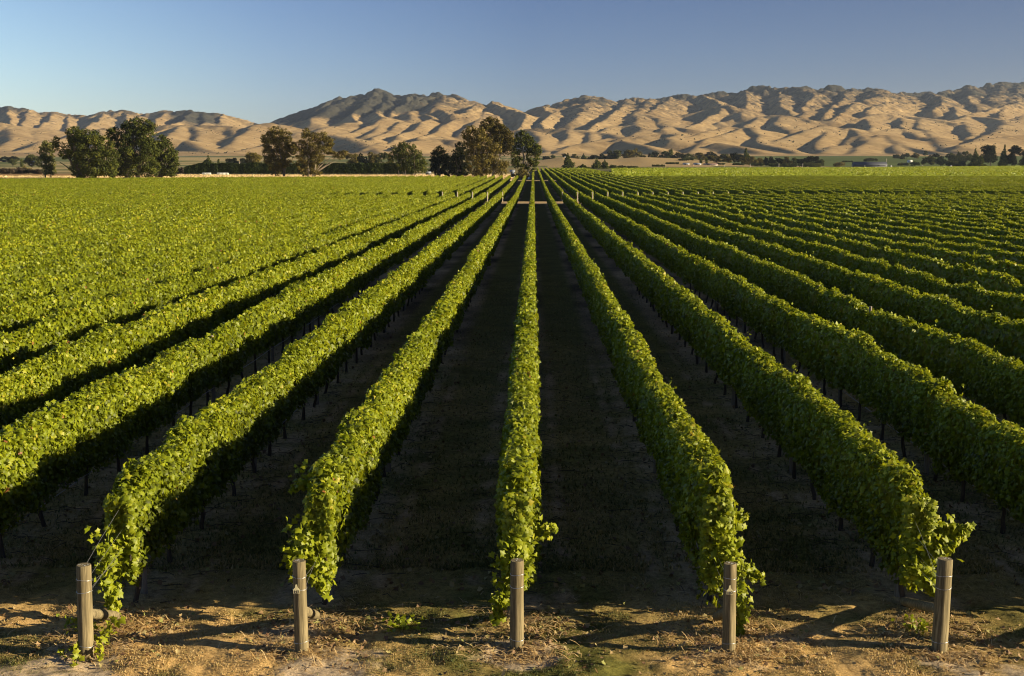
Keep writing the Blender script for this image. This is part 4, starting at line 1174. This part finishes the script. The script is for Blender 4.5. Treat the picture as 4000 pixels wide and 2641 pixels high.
big_tree('round_bush', 'round ochre bush at the head of the central rows', G3, C3, (1310, 870), 462,
    [(1310,810,55,32),(1280,835,40,28),(1345,830,40,28),(1310,850,60,22)], [(1310, [(1310,815)], .15)], M['yellowbush'], M['bark'], 13, .35, 5.5, tmean=.35)
big_tree('round_bush', 'small dark shrub left of the ochre bush', G3, C3, (1205, 868), 455,
    [(1190,845,28,16),(1225,850,28,16)], [(1205, [(1205,845)], .08)], M['dark'], M['bark'], 14, .3, 5.5, tmean=.6)

KINDM = {'con': 'macro', 'pine': 'macro', 'round': 'olive', 'euc': 'euc', 'pop': 'macro', 'bush': 'olive', 'brown': 'brownbush', 'dark': 'dark', 'yel': 'yellowbush', 'green': 'hedge'}
def bg_tree(x0, x1, ytop, ybase, Y, kind, label, seed, group):
    """background tree spanning photo pixels x0..x1, ytop..ybase at distance Y"""
    rng = np.random.default_rng(seed)
    xc = (x0 + x1) / 2
    b = at(xc, ybase, Y); gb = groundz(b[0], Y)
    top = at(xc, ytop, Y)[2]
    W = (x1 - x0) * Y / F * (1.0 if kind in ('con', 'pine', 'pop') else 1.3); H_ = max(2.0, top - gb)
    name = {'con': 'conifer_tree', 'pine': 'pine_tree', 'pop': 'poplar_tree', 'bush': 'bush', 'brown': 'bush', 'yel': 'bush', 'dark': 'evergreen_tree', 'euc': 'gum_tree', 'green': 'leafy_tree'}.get(kind, 'leafy_tree')
    e = empty(name, (b[0], Y, gb)); tag(e, label, 'bush' if name == 'bush' else 'tree', group)
    ms = []; r = W / 2
    if kind in ('con', 'pine'):
        lv = 6
        for k in range(lv):
            f = k / (lv - 1); rad = r * (1.0 - .82 * f) * rng.uniform(.8, 1.1)
            for q in range(3 if k < 4 else 1):
                a = rng.uniform(0, 6.28); o = rad * .5 if k < 4 else 0
                ms.append((math.cos(a) * o, math.sin(a) * o, H_ * (.14 + .8 * f), rad * .78, rad * .78, H_ * .12))
    elif kind == 'pop':
        for k in range(6):
            f = k / 5; ms.append((rng.uniform(-.1, .1) * r, 0, H_ * (.12 + .78 * f), r * (1 - .6 * abs(f - .3)), r * .9, H_ * .13))
    elif kind in ('bush', 'brown', 'yel'):
        for k in range(max(4, int(W / H_ * 4))):
            ms.append((rng.uniform(-.75, .75) * r, rng.uniform(-.4, .4) * min(r, H_), H_ * rng.uniform(.3, .62), min(r, H_) * .42, min(r, H_) * .42, H_ * .34))
    else:
        k_ = max(7, int(7 * W / H_))
        for k in range(k_):
            f = rng.uniform(.25, .85); ww = math.sqrt(max(.05, 1 - ((f - .5) / .5) ** 2))
            ms.append((rng.uniform(-.8, .8) * r * ww, rng.uniform(-.4, .4) * min(r, H_ * .5), H_ * f, min(r, H_ * .5) * .45, min(r, H_ * .5) * .45, H_ * .15))
        ms.append((0, 0, H_ * .86, r * .35, r * .35, H_ * .12))
    ls = max(.5, Y / 1229 * .75)
    mb = MB(); crown_leaves(mb, ms, rng, 5.5, ls, tmean=rng.uniform(.4, .6))
    mb.build('crown', M[KINDM.get(kind, 'olive')], e)
    mb = MB(); mb.tube([(0, 0, -.5), (rng.uniform(-.1, .1), 0, H_ * .4), (0, 0, H_ * .8)], [.035 * H_ ** .9, .025 * H_ ** .9, .008 * H_], 6)
    mb.build('trunk', M['bark'], e, smooth=True)

GL = 'trees beyond the left field'; GR = 'trees along the foot of the right hills'; GM = 'trees round the dry mound'
BG = [
 # left edge
 (0, 48, 653, 684, 650, 'brown', 'brown bushy hedge clump at the left photo edge', GL),
 (48, 92, 656, 684, 655, 'brown', 'dark brown bush second from the left edge, below the green strip', GL),
 (70, 98, 651, 676, 680, 'brown', 'taller brown bush behind the low bushes at far left', GL),
 (88, 116, 645, 676, 700, 'yel', 'yellow bush near the left edge', GL),
 (92, 128, 662, 684, 652, 'dark', 'dark low evergreen right of the yellow bush', GL),
 (114, 165, 660, 684, 650, 'brown', 'brown bush between the yellow bush and the narrow poplar', GL),
 (92, 158, 605, 646, 1150, 'round', 'grey green tree clump under the dark roofed house', GL),
 (34, 64, 620, 641, 1300, 'round', 'grey tree alone on the far green strip at left', GL),
 (0, 40, 612, 628, 1700, 'dark', 'leftmost dark tree of the far hedge line', GL),
 (38, 76, 611, 627, 1700, 'dark', 'dark tree ending the far hedge line at left', GL),
 (79, 90, 622, 640, 1250, 'pop', 'thin tree left of the grey tree clump', GL),
 (682, 724, 652, 685, 640, 'brown', 'reddish brown bush right of the leaning cypress', GL),
 (660, 690, 655, 690, 620, 'bush', 'green bush at the foot of the leaning cypress', GL),
 (790, 838, 610, 652, 900, 'con', 'spiky dark conifer above the left part of the hedge', GL),
 (848, 858, 620, 640, 1000, 'pop', 'small column shaped tree right of the spiky conifer', GL),
 (883, 908, 619, 641, 1150, 'dark', 'round dark tree left of the pale pole', GL),
 (906, 930, 616, 641, 1150, 'dark', 'upright dark tree just left of the pale pole', GL),
 (928, 966, 618, 642, 1150, 'dark', 'wide dark tree right of the pale pole', GL),
 (966, 1018, 597, 648, 850, 'euc', 'loose open gum left of the two large gums', GL),
 (1350, 1396, 600, 644, 980, 'euc', 'hazy grey gum first behind the right half of the hedge', GL),
 (1394, 1426, 598, 642, 960, 'dark', 'dark upright tree second behind the right half of the hedge', GL),
 (1426, 1472, 593, 642, 970, 'euc', 'olive gum third behind the right half of the hedge', GL),
 (1470, 1508, 597, 642, 960, 'round', 'round tree fourth behind the right half of the hedge', GL),
 (1508, 1530, 600, 640, 1000, 'euc', 'thin pale gum just left of the stemmed pine', GL),
 # around the mound
 (2196, 2240, 600, 660, 1010, 'pine', 'tall grey green conifer in front of the dry mound', GM),
 (2252, 2300, 641, 661, 960, 'pine', 'low row of young pines right of the tall grey conifer', GM),
 (2200, 2236, 645, 662, 950, 'bush', 'bushy undergrowth at the foot of the tall grey conifer', GM),
 (2312, 2350, 620, 659, 1030, 'con', 'left one of the twin conifers before the mound', GM),
 (2346, 2378, 625, 659, 1040, 'con', 'right one of the twin conifers before the mound', GM),
 (2384, 2410, 643, 660, 1050, 'bush', 'round grey bush right of the twin conifers', GM),
 (2408, 2450, 646, 659, 1080, 'bush', 'low bush second right of the twin conifers', GM),
 (2450, 2490, 649, 659, 1090, 'bush', 'low bush third right of the twin conifers', GM),
 (2545, 2595, 650, 659, 1150, 'bush', 'long low hedge left of the grey sheds', GM),
 (2500, 2520, 638, 650, 1300, 'bush', 'tiny round bush on the right flank of the mound', GM),
 (2112, 2150, 611, 624, 1650, 'dark', 'dark tree just right of the central cypress', GM),
 (2150, 2168, 604, 616, 1650, 'round', 'small lone tree above the left slope of the mound', GM),
 (2190, 2222, 600, 614, 1600, 'dark', 'dark bushy tree on the crest of the mound', GM),
 (2228, 2262, 601, 620, 1600, 'euc', 'grey tree in the dip behind the mound', GM),
 (2262, 2296, 602, 620, 1600, 'con', 'pointed tree in the dip behind the mound', GM),
 (2296, 2340, 606, 618, 1600, 'dark', 'low dark trees behind the right hump of the mound', GM),
 (2338, 2364, 600, 616, 1600, 'dark', 'round dark tree behind the right hump of the mound', GM),
 (2362, 2402, 589, 618, 1550, 'round', 'first large tree of the grove above the mound', GM),
 (2396, 2436, 585, 620, 1550, 'round', 'second large tree of the grove above the mound', GM),
 (2430, 2472, 586, 624, 1540, 'euc', 'third large tree of the grove above the mound', GM),
 (2468, 2500, 578, 600, 1800, 'euc', 'pale gum on the slope beyond the grove', GM),
 (2474, 2496, 609, 630, 1450, 'con', 'conical tree at the right end of the grove', GM),
 (2496, 2522, 622, 634, 1420, 'con', 'small conifers stepping down right of the grove', GM),
 # right
 (2536, 2580, 592, 616, 1600, 'dark', 'first tree of the dark plantation on the slope', GR),
 (2574, 2616, 590, 622, 1550, 'round', 'second tree of the dark plantation on the slope', GR),
 (2608, 2630, 584, 622, 1550, 'pop', 'tallest spike of the dark plantation', GR),
 (2626, 2668, 596, 628, 1500, 'dark', 'last tree of the dark plantation on the slope', GR),
 (2666, 2712, 600, 628, 1550, 'round', 'olive tree right of the dark plantation', GR),
 (2706, 2752, 596, 624, 1600, 'euc', 'olive tree above the white houses', GR),
 (2650, 2690, 634, 657, 1250, 'green', 'green tree left of the grey sheds', GR),
 (2688, 2708, 636, 656, 1260, 'green', 'small green tree behind the first grey shed', GR),
 (2732, 2742, 620, 656, 1220, 'pop', 'left one of the two black cypress spires', GR),
 (2755, 2764, 615, 654, 1220, 'pop', 'right one of the two black cypress spires', GR),
 (2764, 2790, 606, 656, 1260, 'euc', 'gum tree right of the cypress spires', GR),
 (2748, 2800, 592, 616, 1700, 'dark', 'dark tree above the grey roofed house', GR),
 (2782, 2814, 610, 656, 1250, 'euc', 'broad gum with a bare trunk behind the red roofed shed', GR),
 (2800, 2850, 602, 625, 1550, 'round', 'far green tree behind the broad gum', GR),
 (2824, 2856, 608, 657, 1260, 'euc', 'brownish gum left of the tall twin crowned tree', GR),
 (2850, 2890, 597, 657, 1250, 'dark', 'tall dark tree with a rounded head left of the spire conifer', GR),
 (2892, 2932, 580, 640, 1400, 'con', 'spire conifer standing above the tree line', GR),
 (2888, 2926, 614, 657, 1240, 'euc', 'brown tree below the spire conifer', GR),
 (2920, 2956, 612, 657, 1230, 'euc', 'wide brown gum right of the spire conifer', GR),
 (2950, 2986, 616, 656, 1240, 'euc', 'yellowish gum in the middle of the right tree line', GR),
 (2982, 3000, 614, 654, 1240, 'dark', 'narrow dark tree in the middle of the right tree line', GR),
 (2998, 3024, 611, 654, 1240, 'dark', 'taller dark tree right of the narrow one', GR),
 (3018, 3056, 616, 654, 1240, 'dark', 'dark tree behind the second white pole', GR),
 (3052, 3090, 613, 654, 1240, 'euc', 'brown gum before the pale paddock', GR),
 (3086, 3116, 616, 654, 1240, 'round', 'mixed tree below the pale paddock', GR),
 (3112, 3148, 620, 654, 1240, 'dark', 'low dark tree left of the last dark clump', GR),
 (3142, 3176, 610, 654, 1230, 'dark', 'left half of the last dark clump before the long shed', GR),
 (3170, 3204, 611, 654, 1230, 'dark', 'right half of the last dark clump before the long shed', GR),
 (2600, 2652, 640, 658, 1200, 'bush', 'low olive scrub left of the first grey shed', GR),
 (2800, 2830, 640, 658, 1210, 'bush', 'low dark scrub right of the red ended shed', GR),
 (2862, 2905, 636, 658, 1215, 'bush', 'olive undergrowth below the rounded head tree', GR),
 (2930, 2975, 636, 657, 1215, 'bush', 'olive undergrowth below the wide brown gum', GR),
 (3000, 3050, 636, 656, 1215, 'bush', 'dark undergrowth left of the thick white pole', GR),
 (3060, 3125, 636, 656, 1215, 'bush', 'brown undergrowth right of the thick white pole', GR),
 (3140, 3200, 634, 656, 1210, 'bush', 'dark undergrowth under the last dark clump', GR),
 (2700, 2750, 606, 622, 1650, 'round', 'dim trees behind the white gabled house', GR),
 (2860, 2910, 604, 622, 1650, 'olive', 'dim trees left of the spire conifer', GR),
 (3200, 3216, 622, 652, 1300, 'round', 'small hazy tree ending the right tree line', GR),
 (3262, 3296, 632, 652, 1300, 'yel', 'yellow green bush left of the long dark shed', GR),
 (3376, 3424, 618, 632, 1800, 'round', 'dim trees behind the long dark shed', GR),
 (3290, 3330, 632, 640, 1750, 'bush', 'low hedge in the green field left of the long shed', GR),
 (3490, 3516, 604, 620, 2000, 'round', 'first tree at the foot of the shaded hill', GR),
 (3514, 3534, 602, 618, 2000, 'con', 'second tree at the foot of the shaded hill', GR),
 (3532, 3550, 598, 618, 2000, 'round', 'third tree at the foot of the shaded hill', GR),
 (3560, 3588, 598, 618, 2000, 'euc', 'fourth tree at the foot of the shaded hill', GR),
 (3606, 3620, 590, 606, 2300, 'round', 'lone tree on the lit slope right of the shaded hill', GR),
 (3510, 3545, 636, 648, 1450, 'bush', 'green bushes right of the long shed', GR),
 (3556, 3590, 632, 648, 1400, 'green', 'green tree left of the far right grove', GR),
 (3606, 3644, 612, 647, 1380, 'round', 'first tree of the far right grove', GR),
 (3632, 3676, 601, 640, 1550, 'dark', 'dark tree at the back of the far right grove', GR),
 (3652, 3694, 616, 648, 1340, 'green', 'bright green tree in front of the far right grove', GR),
 (3690, 3730, 597, 640, 1550, 'round', 'tall tree in the middle of the far right grove', GR),
 (3726, 3756, 595, 640, 1550, 'con', 'pointed tree in the middle of the far right grove', GR),
 (3746, 3790, 590, 640, 1550, 'round', 'last tall tree of the far right grove', GR),
 (3700, 3740, 626, 649, 1320, 'bush', 'olive bush below the far right grove', GR),
 (3738, 3772, 628, 649, 1310, 'green', 'green bush beside the dark pines', GR),
 (3788, 3828, 583, 648, 1180, 'pine', 'leftmost of the big dark pines at right', GR),
 (3818, 3848, 606, 648, 1170, 'pine', 'short dark pine second from the left of the big pines', GR),
 (3838, 3902, 566, 626, 1300, 'dark', 'wide dark pine standing on the pale rise', GR),
 (3902, 3940, 569, 648, 1180, 'pine', 'pine third from the right photo edge', GR),
 (3936, 3990, 567, 648, 1180, 'dark', 'dense dark pine second from the right photo edge', GR),
 (3984, 4030, 568, 648, 1180, 'pine', 'dark pine cut by the right photo edge', GR),
]
for k, t in enumerate(BG):
    bg_tree(*t[:7], seed=2000 + k, group=t[7])

# clipped shelter hedge
def hedge():
    rng = np.random.default_rng(9)
    a = at(722, 684, 625); b = at(1600, 684, 600)
    e = empty('shelter_hedge', (a[0], 620, groundz(a[0], 620)))
    tag(e, 'long dark clipped shelter hedge along the back of the pale field', 'hedge')
    mb = MB(); L_ = b[0] - a[0]
    H_ = 5.6
    n = 15000
    s = rng.uniform(0, L_, n)
    hh = H_ * (1 + .06 * vnoise(s / 2.2, 0, 3) + .05 * vnoise(s / 9, 1, 4)) * np.clip(.62 + s / 22, 0, 1)
    q = rng.uniform(size=n)
    topm = q < .25
    z = np.where(topm, hh, hh * rng.uniform(.03, 1, n))
    y = np.where(topm, rng.uniform(-1.1, 1.1, n), -1.15 + .25 * vnoise(s / 1.3, z / 2.5, 7))
    yb = (b[1] - a[1]) * s / L_
    P = np.stack([s, 5 + yb * .3 + y, z], 1)
    Nn = np.stack([np.zeros(n), np.where(topm, 0, -1.0), np.where(topm, 1.0, .3)], 1) + rng.normal(scale=.5, size=(n, 3))
    leaves(mb, P, Nn, rng.uniform(.35, .75, n), np.clip(.5 + .2 * vnoise(s / 1.6, z / 4, 8) + rng.normal(scale=.14, size=n), 0, 1), rng)
    m = 120; ss = np.linspace(0, L_, m); hh = (H_ - .4) * np.clip(.62 + ss / 22, 0, 1)
    yb = 5 + (b[1] - a[1]) * ss / L_ * .3
    ring = np.stack([np.stack([ss, yb + o, z_ * hh], 1) for o, z_ in ((-.8, 0), (-.8, 1), (.8, 1), (.8, 0))], 1)
    i = np.arange(m - 1)[:, None] * 4; j = np.arange(4)[None]; j2 = (j + 1) % 4
    mb.add(ring.reshape(-1, 3), np.stack([i + j, i + j2, i + 4 + j2, i + 4 + j], -1).reshape(-1, 4), .1)
    mb.build('foliage', M['hedge'], e)
hedge()

# ------------------------------------------------------------------ small things
def building(label, x0, x1, ytop, ybase, Y, depth, wall, roof, name='farm_shed', roofpart=.45, door=True, group=None):
    b = at((x0 + x1) / 2, ybase, Y); g = groundz(b[0], Y)
    W = (x1 - x0) * Y / F; H_ = min(max(1.8, at((x0 + x1) / 2, ytop, Y)[2] - g), (ybase - ytop) * Y / F * 1.25)
    e = empty(name, (b[0], Y, g)); tag(e, label, 'building', group)
    hw = H_ * (1 - roofpart)
    mb = MB(); mb.box((0, depth / 2, hw / 2 - .3), (W, depth, hw + .6)); 
    mb.add([(-W/2, 0, hw), (-W/2, depth, hw), (-W/2, depth/2, H_ - .15), (W/2, 0, hw), (W/2, depth, hw), (W/2, depth/2, H_ - .15)], [[0, 1, 2], [3, 5, 4]])
    mb.build('wall', wall, e)
    mb = MB(); o = .4; t_ = .12
    for sgn in (-1, 1):
        y0, y1 = (depth / 2, -o) if sgn < 0 else (depth / 2, depth + o)
        mb.add([(-W/2-o, y1, hw-.15), (W/2+o, y1, hw-.15), (W/2+o, y0, H_), (-W/2-o, y0, H_), (-W/2-o, y1, hw-.15-t_), (W/2+o, y1, hw-.15-t_), (W/2+o, y0, H_-t_), (-W/2-o, y0, H_-t_)],
               [[0,1,2,3],[7,6,5,4],[0,4,5,1],[1,5,6,2],[3,2,6,7],[0,3,7,4]])
    mb.build('roof', roof, e)
    if door:
        mb = MB(); mb.box((-W * .2, -.04, hw * .42), (min(2.6, W * .3), .06, hw * .84)); mb.build('door', M['roofdark'], e)
        mb = MB(); mb.box((W * .25, -.04, hw * .55), (min(1.8, W * .2), .06, hw * .35)); mb.build('window', M['glass'], e)
GB = 'farm buildings beyond the vines'
building('long low dark shed at the right beyond the bright vines', 3337, 3464, 632, 654, 1300, 9, M['walldark'], M['roofdark'], roofpart=.62, group=GB)
building('grey roofed shed left of the two tan tanks', 2670, 2692, 650, 660, 1190, 6, M['wallpale'], M['roofgrey'], group=GB)
building('grey roofed shed right of the two tan tanks', 2712, 2738, 650, 660, 1190, 6, M['wallpale'], M['roofgrey'], group=GB)
building('long shed with a dull red roof end among the gums', 2752, 2802, 649, 660, 1190, 7, M['wallpale'], M['roofred'], group=GB)
building('white house with a pale gable among the olive trees', 2716, 2738, 613, 623, 1540, 7, M['white'], M['roofred'], 'farmhouse', group=GB)
building('blue grey roofed house right of the white gabled house', 2744, 2762, 607, 616, 1600, 7, M['white'], M['roofgrey'], 'farmhouse', group=GB)
building('small white house high above the brown gums', 2788, 2802, 602, 610, 1620, 6, M['white'], M['white'], 'farmhouse', group=GB)
building('tiny white hut on the crest of the dry mound', 2204, 2208, 608, 612, 1330, 3, M['white'], M['white'], 'hut', door=False, group=GB)
building('white hut on the slope beyond the grove', 2486, 2492, 595, 600, 1700, 4, M['white'], M['white'], 'hut', door=False, group=GB)
building('dark roofed house on the rise at far left', 112, 160, 598, 610, 1500, 9, M['white'], M['roofdark'], 'farmhouse', group=GB)
building('blue hut with a white roof among the central trees', 1995, 2008, 654, 678, 515, 3, M['wallblue'], M['roofgrey'], 'hut', roofpart=.2, group=GB)
building('open pale roofed lean-to at the left of the central clump', 1662, 1680, 661, 676, 600, 3, M['walldark'], M['roofgrey'], 'hut', door=False, group=GB)
building('white cottage in the field right of the long shed', 3548, 3564, 622, 630, 1700, 5, M['white'], M['white'], 'farmhouse', door=False, group=GB)

def tank(label, x, ytop, ybase, wpx, Y, mat):
    b = at(x, ybase, Y); g = groundz(b[0], Y); r = wpx * Y / F / 2; H_ = min(max(.7, at(x, ytop, Y)[2] - g), (ybase - ytop) * Y / F * 1.2)
    mb = MB(); mb.tube([(0, 0, -.2), (0, 0, H_ * .85), (0, 0, H_ * .93), (0, 0, H_)], [r, r, r * .75, r * .15], 16)
    o = mb.build('water_tank', mat, None, (b[0], Y, g), smooth=False); tag(o, label, 'tank', 'tanks beyond the vines')
tank('left one of the two tan tanks between the grey sheds', 2693, 650, 660, 5, 1180, M['tan'])
tank('right one of the two tan tanks between the grey sheds', 2708, 650, 660, 5, 1180, M['tan'])
tank('white tank right of the long dark shed', 3481, 646, 653, 5, 1180, M['white'])
tank('white tank below the far right grove', 3715, 645, 650, 7, 1250, M['white'])
tank('low white tank near the ochre bush', 2068, 677, 684, 11, 470, M['white'])

def pole(label, x, ytop, ybase, Y, w_=.16, arm=True):
    b = at(x, ybase, Y); g = groundz(b[0], Y); H_ = at(x, ytop, Y)[2] - g
    e = empty('pole', (b[0], Y, g)); tag(e, label, 'pole', 'pale poles')
    mb = MB(); mb.tube([(0, 0, -.3), (0, 0, H_)], [w_, w_ * .8], 8); mb.build('shaft', M['palepost'], e)
    if arm:
        mb = MB(); mb.box((0, 0, H_ - .5), (2.0, .14, .14)); mb.build('crossarm', M['palepost'], e)
pole('pale pole rising from behind the clipped hedge', 936, 630, 660, 750)
pole('thin pole left of the grey sheds', 2598, 640, 662, 1165)
pole('white pole in front of the brown gums', 2829, 643, 662, 1165, .25)
pole('white pole left of the narrow dark tree', 2930, 640, 662, 1165, .3, False)
pole('thick white pole before the dark trees', 3042, 639, 662, 1165, .35, False)
pole('white pole before the last dark clump', 3135, 639, 662, 1165, .28)
pole('pale pole at the right end of the long shed', 3461, 620, 652, 1330, .3)
pole('pale pole right of the white cottage', 3602, 619, 650, 1400, .3, False)

# wrapped bales
mb = MB(); mb.tube([(-.6, 0, .58), (-.52, 0, .58), (.52, 0, .58), (.6, 0, .58)], [.5, .58, .58, .5], 18)
bm_ = mb.mesh('hay_bale', M['bale'], True)
xs = [795, 801, 807, 813, 820, 852, 859, 866, 873, 880, 887]
for k, x in enumerate(xs):
    b = at(x, 685, 600)
    o = link('hay_bale', bm_, None, (b[0], 600 + rr.uniform(-.3, .3), groundz(b[0], 600) - .02)); o.rotation_euler = (0, 0, rr.uniform(-.2, .2) + (1.3 if k in (2, 6) else 0))
    lab = f"{ordinal(k + 1)} white wrapped bale from the left in the left group" if k < 5 else f"{ordinal(k - 4)} white wrapped bale from the left in the right group"
    tag(o, lab, 'hay bale', 'white wrapped bales before the hedge')

# wire fence along the pale field
a = at(640, 690, 575); b = at(1790, 690, 575)
e = empty('farm_fence', (a[0], 575, groundz(a[0], 575))); tag(e, 'low post and wire fence along the back of the pale field', 'fence')
nP = 34; Wf = b[0] - a[0]
mb = MB(); mb.tube([(0, 0, -.2), (0, 0, 1.15)], [.09, .08], 6); fpm = mb.mesh('post', M['postgrey'])
for k in range(nP):
    link('post', fpm, e, (Wf * k / (nP - 1), 0, 0))
mb = MB()
for z in (.4, .75, 1.05): mb.tube([(0, 0, z), (Wf / 2, 0, z - .02), (Wf, 0, z)], .012, 4)
mb.build('wire', M['wire'], e)

# scrub on the hills
def scrub():
    rng = np.random.default_rng(31)
    n = 26000
    Y = rng.uniform(2500, 5600, n); X = rng.uniform(-.48, .47, n) * Y
    z = hz(X, Y); hgt = np.clip((z - 40) / 250, 0, 1)
    cl = fbm(X / 140, Y / 140, 201, 3)
    dzx = (hz(X + 8, Y) - hz(X - 8, Y)) / 16
    keep = rng.uniform(size=n) < np.clip(.08 + .9 * (cl - .05) + .35 * hgt, 0, 1)
    X, Y, z = X[keep], Y[keep], z[keep]; n = len(X)
    s = rng.uniform(.9, 1.0, n) * rng.choice([1.2, 1.7, 2.4, 3.4], n, p=[.4, .3, .2, .1])
    mb = MB()
    for k in range(7):
        d = rng.normal(size=(n, 3)); d /= np.linalg.norm(d, axis=1)[:, None]; d[:, 2] = np.abs(d[:, 2])
        leaves(mb, np.stack([X, Y, z + s * .1], 1) + d * s[:, None] * .55, d + [0, 0, .3], s * 1.1, rng.uniform(0, 1, n), rng)
    tag(mb.build('hillside_scrub', M['scrub']), 'scattered dark bushes dotting the dry hills', 'scrub', kind='stuff')
scrub()

# ------------------------------------------------------------------ air
mb = MB(); zt = float(HH.max()) + 15
mb.box((0, 3830, (zt - 9) / 2), (8600, 7900, zt + 9))
m, nt, out = newmat('haze')
pv = nt.nodes.new('ShaderNodeVolumePrincipled')
pv.inputs['Density'].default_value = HAZE
pv.inputs['Color'].default_value = (.66, .80, 1, 1); pv.inputs['Anisotropy'].default_value = .2
nt.links.new(pv.outputs[0], out.inputs['Volume'])
tag(mb.build('haze', m), 'thin pale air over the whole valley', 'haze', kind='stuff')
